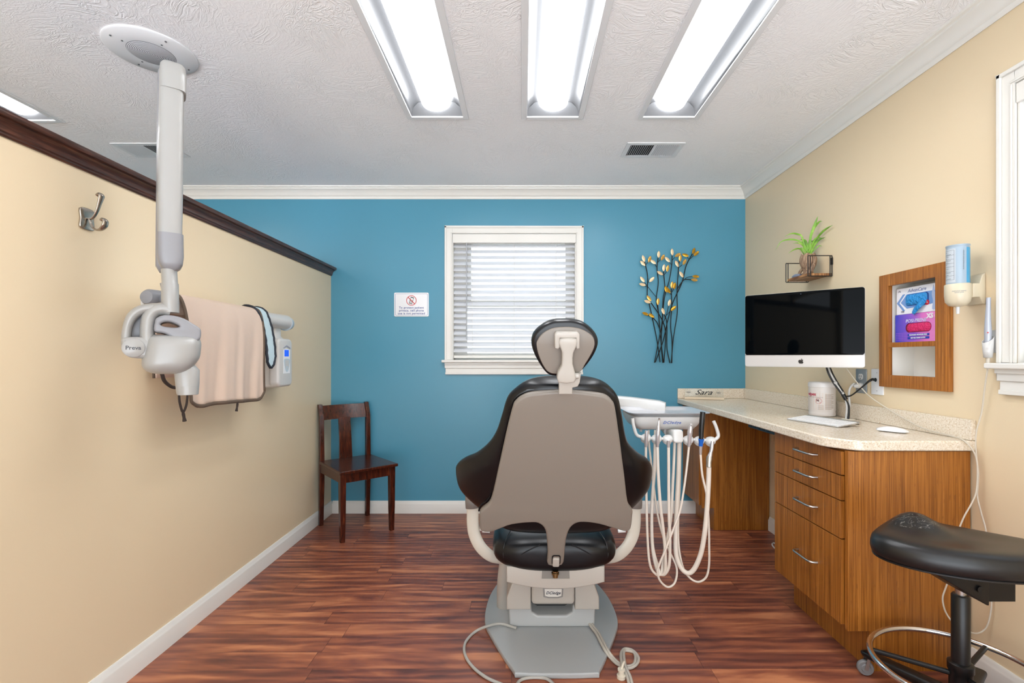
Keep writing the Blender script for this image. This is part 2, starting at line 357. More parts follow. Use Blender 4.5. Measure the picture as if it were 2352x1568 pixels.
# ------------------------------------------------------------------ windows
def window(idx, fn, u0, u1, sl, sr, sg):
    """fn(u, depth, z): depth 0 = wall face, positive into the wall, negative into the room"""
    w_ = thing('window_%d' % idx, None, None, fn(u0, 0, WZ0), kind='structure'); z0, z1 = WZ0, WZ1; c = 0.055
    def bx(mb, a, b, d0, d1, e, f):
        p = fn(a, d0, e); q = fn(b, d1, f); return mb.box(min(p.x,q.x), max(p.x,q.x), min(p.y,q.y), max(p.y,q.y), e, f)
    mb = MB()
    for a, b, e, f in ((u0-c, u0, z0, z1+c), (u1, u1+c, z0, z1+c), (u0, u1, z1, z1+c)):
        bx(mb, a, b, -0.012, 0.0, e, f)
    for a, b, e, f in ((u0-c, u0-c+0.014, z0, z1+c), (u1+c-0.014, u1+c, z0, z1+c), (u0-c, u1+c, z1+c-0.014, z1+c)): bx(mb, a, b, -0.020, -0.012, e, f)
    for a, b, e, f in ((u0-0.012, u0-0.004, z0, z1), (u1+0.004, u1+0.012, z0, z1), (u0-0.012, u1+0.012, z1+0.004, z1+0.012)): bx(mb, a, b, -0.016, -0.012, e, f)
    mb.build('window_casing', WHITE, w_, bevel=0.002)
    mb = MB(); bx(mb, u0-c-0.020, u1+c+0.020, -0.045, 0.0, z0-0.020, z0); bx(mb, u0, u1, 0.0, 0.075, z0-0.02, z0+0.001); mb.build('window_sill', WHITE, w_, bevel=0.005, seg=3)
    mb = MB(); bx(mb, u0-c, u1+c, -0.018, 0, z0-0.062, z0-0.020); bx(mb, u0-c+0.006, u1+c-0.006, -0.012, 0, z0-0.098, z0-0.062); bx(mb, u0-c, u1+c, -0.026, -0.018, z0-0.036, z0-0.02); bx(mb, u0-c+0.004, u1+c-0.004, -0.016, -0.012, z0-0.108, z0-0.092); mb.build('apron', WHITE, w_, bevel=0.003)
    mb = MB()
    zm = z0+0.43
    for a, b, e, f in ((u0, u0+sl, z0, z1), (u1-sr, u1, z0, z1), (u0+sl, u1-sr, z0, z0+0.05), (u0+sl, u1-sr, z1-0.055, z1), (u0+sl, u1-sr, zm-0.022, zm+0.022)):
        bx(mb, a, b, 0.085, 0.125, e, f)
    bx(mb, u0+sl, u0+sl+0.03, 0.095, 0.13, zm+0.022, z1-0.055)
    mb.build('sash', WHITE, w_, bevel=0.003)
    mb = MB(); bx(mb, u0+sl, u1-sr, 0.103, 0.107, z0+0.05, z1-0.055); mb.build('pane', GLASS, w_)
    mb = MB(); bx(mb, u0+0.0005, u0+0.007, 0.0, 0.16, z0, z1); bx(mb, u1-0.007, u1-0.0005, 0.0, 0.16, z0, z1); bx(mb, u0, u1, 0.0, 0.16, z1-0.0015, z1-0.0005); mb.build('jamb', WHITE, w_)
    # blind
    return w_
BLIND = mat('white_blind_slat', (240,242,246), 0.4)
_nt = BLIND.node_tree; _mx = _nt.nodes.new('ShaderNodeMixShader'); _tr = _nt.nodes.new('ShaderNodeBsdfTranslucent'); _tr.inputs[0].default_value = lin((236,240,246)); _mx.inputs[0].default_value = 0.22
_nt.links.new(_nt.nodes['Principled BSDF'].outputs[0], _mx.inputs[1]); _nt.links.new(_tr.outputs[0], _mx.inputs[2]); _nt.links.new(_mx.outputs[0], _nt.nodes['Material Output'].inputs[0])
def blind(label, fn, u0, u1, n, dirsign, org):
    b = thing('window_blind', label, 'blind', org)
    def bx(mb, a, bb_, d0, d1, e, f):
        p = fn(a, d0, e); q = fn(bb_, d1, f); return mb.box(min(p.x,q.x), max(p.x,q.x), min(p.y,q.y), max(p.y,q.y), e, f)
    mb = MB(); bx(mb, u0+0.001, u1-0.001, -0.008, 0.006, 2.010, 2.076); bx(mb, u0+0.003, u1-0.003, 0.006, 0.055, 2.035, 2.074); mb.build('valance', WHITE, b, bevel=0.003)
    zb = WZ0+0.012; zt = 2.022; st = (zt-zb-0.045)/n; mb = MB(); ang = math.radians(38)
    for i in range(n):
        z = zb+0.05+st*i+0.01; hw = 0.024; cu = 0.003
        pts = []
        for k in range(5):
            s_ = -1+k/2; d = 0.032+s_*hw*math.cos(ang); zz = z+s_*hw*math.sin(ang)*1.0+cu*(1-s_*s_)
            pts.append((d, zz))
        ri = [[fn(u, d, zz+o) for d, zz in pts] for u in (u0+0.008, u1-0.008) for o in (0,)]
        t = [[fn(u, d, zz+0.0028) for d, zz in pts] for u in (u0+0.008, u1-0.008)]
        mb.loft([ri[0]+t[0][::-1], ri[1]+t[1][::-1]])
    mb.build('slats', BLIND, b)
    mb = MB(); bx(mb, u0+0.008, u1-0.008, 0.012, 0.052, zb, zb+0.022); mb.build('bottom_rail', WHITE, b, bevel=0.004)
    mb = MB()
    for f in (0.16, 0.5, 0.84):
        u = u0+(u1-u0)*f
        for d in (0.008, 0.056): mb.cyl(fn(u, d, zb+0.01), fn(u, d, 2.03), 0.0009, n=6)
    mb.build('ladder_cord', WHITE, b)
    mb = MB(); u = u0+(u1-u0)*0.115; mb.cyl(fn(u, -0.004, 1.29), fn(u, 0.0, 2.012), 0.0035, n=8); mb.build('tilt_wand', mat('clear_grey_plastic', (176,180,186), 0.25), b)
    return b
fb = lambda u, d, z: V(u, YB+d, z)
fr = lambda u, d, z: V(XR+d, u, z)
window(1, fb, WX0, WX1, 0.10, 0.07, 1); window(2, fr, RY0, RY1, 0.07, 0.07, 1)
blind('white horizontal blind in the window of the blue wall, behind the dental chair', fb, WX0, WX1, 19, 1, (-0.06, YB+0.03, WZ0))
blind('white blind in the cropped window at the right edge of the photo', fr, RY0, RY1, 19, 1, (XR+0.03, 1.2, WZ0))
# neighbouring house outside
SID = mat('white_siding', (232,231,226), 0.6)
mb = MB()
for i in range(26):
    z = -0.2+i*0.125; mb.add([(-3.5, 6.6, z), (3.5, 6.6, z), (3.5, 6.62, z+0.125), (-3.5, 6.62, z+0.125), (-3.5, 6.62, z), (3.5, 6.62, z)], [(0,1,2,3), (0,4,5,1)])
mb.box(-3.5, 3.5, 6.62, 6.8, -0.2, 3.05)
tag(mb.build('neighbouring_house', SID), 'white siding house wall glimpsed outside between the blind slats', 'building')
tag(MB().box(-12, 12, YB+0.4, 14, -0.5, -0.2).build('lawn', mat('grass_green', (120,130,95), 0.9, bump=(60,0.5,0.02))), None, None, kind='structure')

# ------------------------------------------------------------------ ceiling fixtures
LENS = mat('glowing_lens', (250,252,255), 0.4, emit=LENS_E)
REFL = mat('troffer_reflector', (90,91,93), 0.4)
lab = ['recessed strip light in the ceiling, left of the three above the dental chair', 'recessed strip light in the ceiling, middle of the three above the dental chair',
       'recessed strip light in the ceiling, right of the three, nearest the crown moulding', 'strip light beyond the dark partition rail at the left edge of the photo']
for (x, y1), lb in zip(TROF, lab):
    y0 = y1-0.05-TL; ya, yb = y0+0.025, y1-0.025
    t = thing('ceiling_light', lb, 'ceiling light', (x, (y0+y1)/2, ZC), group='recessed strip lights')
    mb = MB(); z0, z1 = ZC-0.007, ZC-0.0003
    mb.box(x-0.162, x-TW, y0, y1, z0, z1); mb.box(x+TW, x+0.162, y0, y1, z0, z1); mb.box(x-TW, x+TW, y0, ya, z0, z1); mb.box(x-TW, x+TW, yb, y1, z0, z1)
    mb.build('frame', METALW, t, bevel=0.002)
    mb = MB()
    for s_ in (-1, 1):
        pr = [(TW, 0), (TW-0.006, 0.022), (TW-0.018, 0.042), (TW-0.036, 0.055), (0.072, 0.060)]
        mb.loft([[V(x+s_*a, yy, ZC+b) for a, b in pr] for yy in (ya, yb)], caps=False, closed=False)
    for yy, sg in ((ya, 1), (yb, -1)):
        mb.loft([[V(x-TW, yy, ZC), V(x+TW, yy, ZC)], [V(x-TW+0.006, yy+sg*0.018, ZC+0.03), V(x+TW-0.006, yy+sg*0.018, ZC+0.03)], [V(x-0.09, yy+sg*0.03, ZC+0.06), V(x+0.09, yy+sg*0.03, ZC+0.06)]], caps=False, closed=False)
    mb.box(x-TW, x+TW, ya, yb, ZC+0.062, ZC+0.07)
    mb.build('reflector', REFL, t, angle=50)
    mb = MB(); rs = []
    for yy in (ya+0.028, yb-0.028): rs.append([V(x-0.076*math.cos(PI*k/14), yy, ZC+0.060-0.050*math.sin(PI*k/14)) for k in range(15)])
    mb.loft(rs, caps=False, closed=False)
    for r in rs: mb.add(r, [list(range(15))])
    mb.build('lens', LENS, t, angle=60)
# loudspeaker
sx_, sy_ = -1.522, 1.984
t = thing('ceiling_speaker', 'round white ceiling speaker beside the dental x-ray arm', 'speaker', (sx_, sy_, ZC))
MB().lathe([(0.161, -0.0002), (0.161, -0.004), (0.156, -0.008), (0.080, -0.011), (0.0, -0.0112)], (sx_, sy_, ZC), n=64).build('cover_plate', METALW, t, angle=50)
g = NT('speaker_perforation', rough=0.5); v_ = g.coords(kind='Object'); g_s = g.n('SeparateXYZ'); g.l(v_, g_s.inputs[0])
rad = g.math('SQRT', g.math('ADD', g.math('POWER', g_s.outputs[0], 2.0), g.math('POWER', g_s.outputs[1], 2.0)))
rr_ = g.math('FRACT', g.math('MULTIPLY', rad, 1/0.0052)); g.color(g.mix(g.math('GREATER_THAN', rr_, 0.5), lin((222,224,228)), lin((120,122,128))))
MB().lathe([(0.083, -0.0109), (0.081, -0.0122), (0.0, -0.0125)], (sx_, sy_, ZC), n=64).build('grille', g.m, t)
for k in range(4):
    for r_ in (0.135, 0.098):
        a = PI/4+k*PI/2+0.2; MB().lathe([(0.0035, -0.0085), (0.0035, -0.0118), (0, -0.012)], (sx_+r_*math.cos(a), sy_+r_*math.sin(a), ZC), n=10).build('screw', mat('dull_screw', (120,120,120), 0.4, 0.8), t)
def vent(lb, x0, x1, y0, y1, dark_left):
    t = thing('ceiling_vent', lb, 'air vent', ((x0+x1)/2, (y0+y1)/2, ZC), group='ceiling air vents')
    mb = MB(); z0, z1 = ZC-0.006, ZC-0.0003; fl = 0.026
    mb.box(x0, x1, y0, y0+fl, z0, z1); mb.box(x0, x1, y1-fl, y1, z0, z1); mb.box(x0, x0+fl, y0+fl, y1-fl, z0, z1); mb.box(x1-fl, x1, y0+fl, y1-fl, z0, z1); mb.box((x0+x1)/2-0.004, (x0+x1)/2+0.004, y0+fl, y1-fl, z0, z1)
    mb.build('frame', METALW, t, bevel=0.0015)
    MB().box(x0+fl, x1-fl, y0+fl, y1-fl, ZC-0.0012, ZC-0.0004).build('duct_opening', mat('duct_dark', (38,40,44), 0.7), t)
    mb = MB(); n = 24; L = (x1-x0-2*fl)/n
    for i in range(n):
        xx = x0+fl+L*(i+0.5); s_ = -1 if i < n/2 else 1; w2 = 0.0030
        mb.loft([[V(xx-s_*w2, yy, ZC-0.0015), V(xx+s_*w2, yy, ZC-0.0085), V(xx+s_*w2+0.0007, yy, ZC-0.0085), V(xx-s_*w2+0.0007, yy, ZC-0.0015)] for yy in (y0+fl, y1-fl)])
    mb.sm = [False]*len(mb.sm); mb.build('slats', METALW, t)
vent('small white ceiling vent beyond the right-hand strip lights', 0.615, 0.955, 2.825, 3.03, True)
vent('white ceiling vent half hidden behind the upright x-ray arm', -2.42, -2.08, 2.83, 3.03, False)

# ------------------------------------------------------------------ privacy sign
Ys = YB-0.004
t = thing('privacy_sign', 'small white no-phones notice on the blue wall left of the window', 'sign', (-0.8255, YB, 1.46))
T = frame((-0.8255, Ys, 1.551), (1,0,0), (0,0,1))
MB().curve([rrect(-0.1285, 0.1285, -0.089, 0.089, 0.008)], 0.006, 0.001, T).build('plate', mat('sign_white', (236,236,238), 0.3), t)
T = frame((-0.8255, Ys-0.0035, 1.551), (1,0,0), (0,0,1)); NAVY = mat('sign_blue', (44,70,140), 0.5); RED = mat('sign_red', (196,48,44), 0.5)
mb = MB(); mb.curve([rrect(-0.119, 0.119, -0.080, 0.080, 0.004), rrect(-0.1175, 0.1175, -0.0785, 0.0785, 0.004)], 0.0006, 0, T); mb.build('border_line', NAVY, t)
MB().text('To protect patient\nprivacy, cell phone\nuse is not permitted', 0.0215, frame((-0.8255, Ys-0.0035, 1.506), (1,0,0), (0,0,1)), bold=0.0004, space=1.12, line=1.0).build('lettering', NAVY, t)
mb = MB(); mb.curve([circ(0, 0.030, 0.038), circ(0, 0.030, 0.0335)], 0.0006, 0, T); mb.curve([[(-0.027,0.053), (0.022,0.003), (0.026,0.007), (-0.023,0.057)]], 0.0008, 0, T); mb.build('prohibition_ring', RED, t)
a = math.radians(-18); rot = lambda q: (q[0]*math.cos(a)-q[1]*math.sin(a), q[0]*math.sin(a)+q[1]*math.cos(a)+0.030)
mb = MB(); mb.curve([[rot(q) for q in rrect(-0.012,0.012,-0.026,0.026,0.003)], [rot(q) for q in rrect(-0.0095,0.0095,0.002,0.020,0.001)], [rot(q) for q in rrect(-0.0095,0.0095,-0.022,-0.002,0.001)]], 0.0004, 0, T)
for i in range(3):
    for j in range(3): mb.curve([[rot(q) for q in rrect(-0.008+i*0.006,-0.004+i*0.006,-0.020+j*0.006,-0.017+j*0.006,0.0008)]], 0.0004, 0, T)
mb.build('phone_symbol', INK, t)

# ------------------------------------------------------------------ metal branch wall art
Ya = YB-0.022
t = thing('wall_art', 'black metal branches with gold leaves on the blue wall right of the window', 'wall art', P(1525, 835, YB))
A = lambda x, y, d=0: P(1440+x/5.06, 550+y/5.06, Ya-d)
stems = [[(385,1425),(355,1200),(300,930),(262,760),(236,640),(241,430),(205,250)], [(425,1430),(385,1080),(370,880),(358,760)],
 [(320,1430),(385,1100),(410,950),(420,700),(440,560),(425,370)], [(430,1430),(450,1100),(405,925),(282,735)], [(500,1435),(465,1250),(465,980),(435,870)],
 [(515,1435),(540,1150),(585,850),(582,640),(600,320),(608,250)], [(330,1425),(420,1180),(470,960),(530,740),(640,500),(690,300),(782,128)],
 [(522,1435),(525,1180),(508,1000),(520,780),(516,570)], [(418,1430),(400,1200),(412,950),(435,680),(490,480),(520,300),(525,185)],
 [(383,1040),(368,860),(342,690),(365,500),(350,330),(362,210)], [(338,665),(240,545),(200,490)], [(383,1035),(340,950),(280,895),(210,875)],
 [(650,480),(700,440),(768,427)], [(412,985),(460,870),(484,768)], [(460,880),(500,835),(530,805)], [(580,580),(650,480),(690,462),(750,468)],
 [(215,300),(240,265)], [(345,320),(325,285)], [(352,270),(388,235)], [(515,290),(495,262)], [(527,240),(552,210)], [(600,330),(640,295)], [(428,415),(460,375)], [(420,415),(405,408)], [(240,500),(268,488)], [(232,545),(208,540)], [(520,650),(500,620)], [(525,610),(545,565)], [(735,225),(775,185)], [(715,225),(705,200)], [(655,470),(650,440)], [(270,745),(255,735)]]
for i, s_ in enumerate(stems):
    MB().tube([A(x, y, 0.004*(i % 3)) for x, y in s_], 0.0034 if len(s_) > 3 else 0.0022, n=7, k=5).build('stem', BLKM, t)
leaves = [(192,222,110,0),(183,277,-45,0),(263,228,70,1),(303,260,-38,0),(368,173,88,0),(415,208,60,1),(470,233,-50,0),(525,145,95,0),(590,180,30,1),(618,217,88,1),(579,282,-65,0),(669,260,60,1),(678,182,-20,2),(806,162,42,2),(775,132,70,2),
 (428,328,85,0),(472,336,80,1),(384,390,-30,0),(632,406,-62,0),(800,430,-5,2),(784,469,-5,1),(179,464,-55,0),(288,464,45,0),(180,523,-12,0),(523,527,85,1),(553,537,80,2),(480,590,-55,2),(455,578,-80,2),
 (256,684,-52,1),(238,722,-18,0),(361,720,88,1),(492,734,75,0),(419,832,-68,0),(540,800,42,2),(285,884,-35,2),(214,863,-22,2)]
GOLD = [mat('champagne_leaf', (232,206,166), 0.35, 0.35), mat('gold_leaf', (214,170,88), 0.3, 0.7), mat('deep_gold_leaf', (186,142,44), 0.3, 0.8)]
for i, (x, y, an, g_) in enumerate(leaves):
    c = A(x, y, 0.014); ar = math.radians(an); ux = V(math.cos(ar), 0.12*((i % 3)-1), math.sin(ar)).normalized(); uy = V(-math.sin(ar), 0, math.cos(ar))
    L, Wd = 0.0265, 0.0115; a_, b_ = [], []
    for k in range(9):
        q = -1+k/4; ww = Wd*(1-q*q)**0.8; a_.append(c+ux*L*q+uy*ww-V(0,0.003,0)); b_.append(c+ux*L*q-uy*ww-V(0,0.003,0))
    mid = [c+ux*L*(-1+k/4)+V(0,0.0025,0) for k in range(9)]; mb = MB()
    mb.loft([a_, mid, b_], caps=False, closed=False); ob = mb.build('leaf', GOLD[g_], t, angle=80); md = ob.modifiers.new('solid', 'SOLIDIFY'); md.thickness = 0.001

# ------------------------------------------------------------------ corner wooden chair
ang = math.radians(40.5)
t = thing('wooden_chair', 'dark cherry wooden side chair in the corner between partition and blue wall', 'chair', (-1.131, 3.285, 0), ang)
hx, hy = 0.165, 0.195
def sect(cx_, cy_, z, s_): h = s_/2; return [V(cx_-h, cy_-h, z), V(cx_+h, cy_-h, z), V(cx_+h, cy_+h, z), V(cx_-h, cy_+h, z)]
for s_ in (-1, 1):
    mb = MB(); mb.loft([sect(s_*hx, -hy, 0, 0.027), sect(s_*hx, -hy, 0.16, 0.034), sect(s_*hx, -hy, 0.428, 0.038)]); mb.sm = [False]*len(mb.sm); mb.build('leg', CHERRY, t, local=True, bevel=0.002)
    mb = MB(); mb.loft([sect(s_*hx, hy+0.012, 0, 0.028), sect(s_*hx, hy, 0.30, 0.032), sect(s_*hx, hy, 0.45, 0.032), sect(s_*hx, hy+0.004, 0.74, 0.030), sect(s_*hx, hy+0.034, 0.832, 0.028)]); mb.sm = [False]*len(mb.sm); mb.build('leg', CHERRY, t, local=True, bevel=0.003)
o = [(-0.195,-0.235), (0.195,-0.235), (0.185,0.19), (-0.185,0.19)]
MB().prism(o, 0.43, 0.45).build('seat', CHERRY, t, local=True, bevel=0.005)
mb = MB(); mb.box(-hx, hx, -hy-0.012, -hy+0.008, 0.37, 0.43); mb.box(-hx, hx, hy-0.01, hy+0.008, 0.37, 0.43); mb.box(-hx-0.012, -hx+0.006, -hy, hy, 0.37, 0.43); mb.box(hx-0.006, hx+0.012, -hy, hy, 0.37, 0.43); mb.build('apron', CHERRY, t, local=True, bevel=0.001)
mb = MB(); rs = []
for k in range(9):
    x = -hx+0.012+(2*hx-0.024)*k/8; c = 0.022*(1-((k-4)/4)**2)
    rs.append([V(x, hy-0.002+c, 0.725), V(x, hy+0.012+c, 0.725), V(x, hy+0.044+c, 0.822), V(x, hy+0.030+c, 0.822)])
mb.loft(rs); mb.build('top_rail', CHERRY, t, local=True, angle=40)
mb = MB(); mb.loft([[V(-0.046, hy-0.012, 0.449), V(0.046, hy-0.012, 0.449), V(0.046, hy, 0.449), V(-0.046, hy, 0.449)], [V(-0.043, hy-0.004, 0.60), V(0.043, hy-0.004, 0.60), V(0.043, hy+0.008, 0.60), V(-0.043, hy+0.008, 0.60)], [V(-0.042, hy+0.018, 0.735), V(0.042, hy+0.018, 0.735), V(0.042, hy+0.03, 0.735), V(-0.042, hy+0.03, 0.735)]]); mb.sm = [False]*len(mb.sm)
mb.build('back_splat', CHERRY, t, local=True, bevel=0.002)

# ------------------------------------------------------------------ coat hook on the partition
t = thing('coat_hook', 'brushed nickel double coat hook on the partition wall at the left', 'hook', (XP, 1.577, 1.575))
HK = mat('brushed_nickel', (176,168,158), 0.26, 1.0)
T = frame((XP+0.004, 1.577, 1.610), (0,1,0), (0,0,1))
MB().curve([[(-0.026,0.030), (0,0.036), (0.026,0.030), (0.024,0), (0.026,-0.030), (0,-0.036), (-0.026,-0.030), (-0.024,0)]], 0.008, 0.003, T, smooth_outline=3).build('wall_plate', HK, t)
mb = MB(); mb.tube([(XP+0.006, 1.577, 1.612), (XP+0.022, 1.577, 1.612), (XP+0.036, 1.577, 1.632), (XP+0.046, 1.577, 1.662), (XP+0.052, 1.577, 1.684), (XP+0.047, 1.577, 1.690), (XP+0.041, 1.577, 1.686)], [0.005,0.005,0.006,0.008,0.011,0.011,0.010], n=14, flat=0.55); mb.build('upper_hook', HK, t)
mb = MB(); mb.tube([(XP+0.014, 1.577, 1.610), (XP+0.018, 1.577, 1.594), (XP+0.030, 1.577, 1.578), (XP+0.048, 1.577, 1.576), (XP+0.062, 1.577, 1.588), (XP+0.065, 1.577, 1.603), (XP+0.058, 1.577, 1.609), (XP+0.054, 1.577, 1.604)], [0.005,0.005,0.006,0.008,0.011,0.011,0.010,0.009], n=14, flat=0.55); mb.build('lower_hook', HK, t)

# ------------------------------------------------------------------ dental chair
XC = 0.125
def Yp(py, off=0.0): return 1.4706/(1-0.418*(py-CY)/FPX)+off
tch = thing('dental_chair', 'large dental patient chair with black upholstery and taupe back shell, seen from behind', 'dental chair', (XC, 2.2, 0))
O = P(CX+XC*FPX/1.787, 1290, 1.787); ud = V(0, -0.418, 1).normalized(); TB = frame(O, (1,0,0), ud)
def onb(x, y):                                           # crop coordinates of the close view -> back-plane coordinates
    py = 720+y/2.613; px = 1050+x/2.613; p = P(px, py, Yp(py)); return (p.x-XC, (p-O).dot(ud))
panel = [(690,455),(600,455),(450,470),(390,490),(352,520),(332,560),(290,730),(240,960),(212,1080),(190,1130),(145,1168),(135,1200),(137,1275),(155,1294),(200,1297),(260,1277),(330,1252),(450,1240),(498,1250),(528,1285),(538,1350),(543,1430),(545,1493),(628,1493),(643,1430),(653,1340),(676,1275),(712,1245),(760,1238),(850,1250),(960,1282),(1010,1292),(1038,1275),(1048,1200),(1048,1168),(1020,1120),(1000,960),(970,730),(945,560),(930,522),(900,492),(850,475)]
pl = [onb(*p) for p in panel]
MB().curve([pl], 0.026, 0.009, TB @ Matrix.Translation((0,0,0.002)), res=4, smooth_outline=3).build('back_shell', TAUPE, tch, angle=60)
# upholstery of the backrest, horizontal sections
rows = [(869,1252,1338,.5),(872,1226,1366,.8),(878,1206,1386,.95),(890,1187,1403,1),(911,1166,1419,1),(950,1153.5,1428,1),(988,1141,1434,1),(1018,1123,1443,1),(1045,1094,1467,1),(1060,1068,1487,1),(1078,1050,1498,1),(1095,1046,1500,1),(1122,1050,1496,1),(1141,1061,1485,1),(1160,1086,1463,.95),(1176,1110,1442,.9),(1200,1140,1415,.85),(1212,1165,1395,.6),(1217,1190,1370,.3)]
rs = []
keys = [V(r[0], r[1], 0) for r in rows]; K2 = [V(r[2], r[3]*100, 0) for r in rows]
ka, kb = catmull(keys, 4), catmull(K2, 4)
for q, q2 in zip(ka, kb):
    py = q.x; Yc = Yp(py)+0.05; wing = 0.05; tk = max(q2.y/100, 0.1)
    def Xat(px):
        off = abs((px-CX)/FPX*Yc-XC); yy = Yc+2.4*max(0, off-0.17)**2; return (px-CX)/FPX*yy
    xl, xr = Xat(q.y), Xat(q2.x); z = HC-(py-CY)/FPX*Yc
    r = ring((( xl+xr)/2, Yc, z), (1,0,0), (0,1,0.418), (xr-xl)/2, 0.042*tk, 48, 2.5)
    rs.append([V(p.x, p.y+2.4*max(0, abs(p.x-XC)-0.17)**2, p.z) for p in r])
mb = MB(); mb.loft(rs); mb.build('backrest', LEATHER, tch, angle=80)
MB().tube([TB @ V(p[0]*1.012, p[1]+0.002, -0.012) for p in pl[:12:1]], 0.0035, n=6, k=3).build('backrest_piping', LEATHER, tch)
# hinge at the foot of the shell
mb = MB(); mb.curve([rrect(-0.022,0.010,0.006,0.048,0.008), rrect(-0.019,0.007,0.009,0.045,0.007)], 0.004, 0, TB @ Matrix.Translation((0.004,0.0,0.016))); mb.build('hinge_recess', BLK, tch)
mb = MB(); mb.curve([rrect(-0.017,0.008,-0.004,0.036,0.006)], 0.016, 0.004, TB @ Matrix.Translation((0.002,0.0,0.014))); mb.build('hinge_block', TAUPEL, tch)
# headrest
Oh = P(CX+(XC+0.004)*FPX/1.44, 800, 1.44); hd = V(0, -0.30, 1).normalized(); TH = frame(Oh, (1,0,0), hd)
def onh(x, y):
    px, py = 1050+x/2.613, 720+y/2.613; k = (py-CY)/FPX; Y = (Oh.y+0.30*Oh.z-0.30*HC)/(1-0.30*k); p = P(px, py, Y); return (p.x-Oh.x, (p-Oh).dot(hd))
hc = [(640,41),(570,47),(505,78),(458,125),(445,180),(462,245),(500,315),(545,368),(600,380),(690,378),(742,352),(790,300),(832,235),(850,170),(825,112),(765,62),(700,43)]
hp = [(640,77),(570,85),(510,118),(480,160),(476,190),(490,250),(520,315),(552,350),(600,358),(690,356),(737,345),(770,295),(808,230),(824,180),(810,132),(755,95),(700,80)]
oc = [(q.x, q.y) for q in catmull([(*onh(*p), 0) for p in hc], 4, True)]; opn = [(q.x, q.y) for q in catmull([(*onh(*p), 0) for p in hp], 4, True)]
mb = MB(); puff(mb, oc, [(0.5,0.002),(0.9,0.0015),(0.955,0.0),(0.985,-0.007),(1.0,-0.018),(0.995,-0.032),(0.965,-0.046),(0.90,-0.058),(0.7,-0.066),(0.3,-0.069)], TH); mb.build('headrest_cushion', LEATHER, tch, angle=80)
mb = MB(); mb.curve([opn], 0.007, 0.003, TH @ Matrix.Translation((0,0,0.0035))); mb.build('headrest_plate', TAUPE, tch)
mb = MB(); mb.curve([[onh(*p) for p in [(582,190),(582,110),(595,97),(715,97),(728,110),(728,190),(712,196),(706,185),(706,130),(612,130),(612,185),(600,196)]]], 0.030, 0.004, TH @ Matrix.Translation((0,0,0.020))); mb.build('headrest_yoke', TAUPEL, tch, angle=50)
mb = MB(); mb.curve([[onh(*p) for p in [(612,132),(706,132),(706,180),(690,215),(686,280),(700,330),(698,388),(602,388),(600,330),(622,290),(624,215),(612,180)]]], 0.030, 0.006, TH @ Matrix.Translation((0,0,0.026)), smooth_outline=2); mb.build('headrest_neck', TAUPEL, tch, angle=50)
mb = MB(); mb.curve([[onh(*p) for p in [(608,380),(740,345),(732,400),(720,425),(688,432),(688,470),(608,470)]]], 0.016, 0.003, TH @ Matrix.Translation((0,0,0.012))); mb.cyl(TH @ V(*onh(690,355), 0.028), TH @ V(*onh(722,355), 0.028), 0.009, n=20); mb.build('headrest_post', TAUPEL, tch, angle=50)
# seat cushion (sections along y)
ss = [(1.800,.10,.03,.415),(1.806,.155,.045,.413),(1.825,.200,.060,.412),(1.86,.232,.068,.413),(1.92,.243,.070,.417),(2.02,.245,.070,.420),(2.2,.243,.065,.425),(2.45,.235,.055,.435),(2.7,.215,.05,.445),(3.0,.19,.045,.44),(3.25,.17,.04,.40),(3.32,.12,.03,.39)]
kk = catmull([(a, b_, c) for a, b_, c, d in ss], 3); zz = catmull([(a, d, 0) for a, b_, c, d in ss], 3)
mb = MB(); mb.loft([ring((XC, k1.x, k2.y), (1,0,0), (0,0,1), k1.y, k1.z, 44, 2.7) for k1, k2 in zip(kk, zz)]); mb.build('seat', LEATHER, tch, angle=80)
for s_ in (-1, 1):                                       # quilting seams over the rounded rear of the seat
    MB().tube([(XC+s_*0.060, 1.8, .462), (XC+s_*0.11, 1.801, .436), (XC+s_*0.155, 1.811, .408), (XC+s_*0.180, 1.822, .394)], 0.002, n=6).build('seam', LEATHER, tch)
    MB().tube([(XC+s_*0.17, 1.90, .482), (XC+s_*0.19, 1.842, .462), (XC+s_*0.198, 1.826, .42), (XC+s_*0.194, 1.826, .390)], 0.002, n=6).build('seam', LEATHER, tch)
# seat frame, pedestal and base plate
mb = MB(); o = []
for k in range(21):
    x = -0.185+0.37*k/20; o.append((x, -0.060-0.026*(1-(x/0.185)**2)))
o = [(0.185, 0.0)]+[(-0.185, 0.0)]+o
mb.curve([o], 0.9, 0.006, frame((XC, 2.27, 0.372), (1,0,0), (0,0,1))); mb.build('seat_frame', TAUPEL, tch, angle=50)
mb = MB(); mb.curve([[(-.057,-.048),(.057,-.048),(.055,-.005),(-.055,-.005)],[(-.053,-.045),(.053,-.045),(.051,-.008),(-.051,-.008)]], 0.004, 0, frame((XC, 1.8195, 0.372), (1,0,0), (0,0,1))); mb.build('socket_rim', TAUPEL, tch)
mb = MB(); mb.box(XC-.053, XC+.053, 1.8185, 1.8195, .326, .365); mb.build('socket_panel', mat('mid_taupe', (128,124,118), 0.5), tch)
mb = MB(); mb.lathe([(0.010,-.012),(0.010,0),(0.014,0),(0.014,0.006),(0.011,0.008),(0.011,0.012),(0,0.012)], (XC-0.002, 1.808, 0.349)); mb.build('brass_fitting', mat('brass', (150,130,90), 0.3, 1.0), tch)
def ped(name, pts, y0, y1, m, bev=0.006): return MB().curve([pts], y1-y0, bev, frame((XC, (y0+y1)/2, 0), (1,0,0), (0,0,1))).build(name, m, tch, angle=50)
ped('lift_cover', [(-0.190,0.125),(-0.190,0.175),(-0.165,0.240),(-0.12,0.265),(-0.09,0.285),(-0.09,0.125)], 1.98, 2.45, TAUPEL)
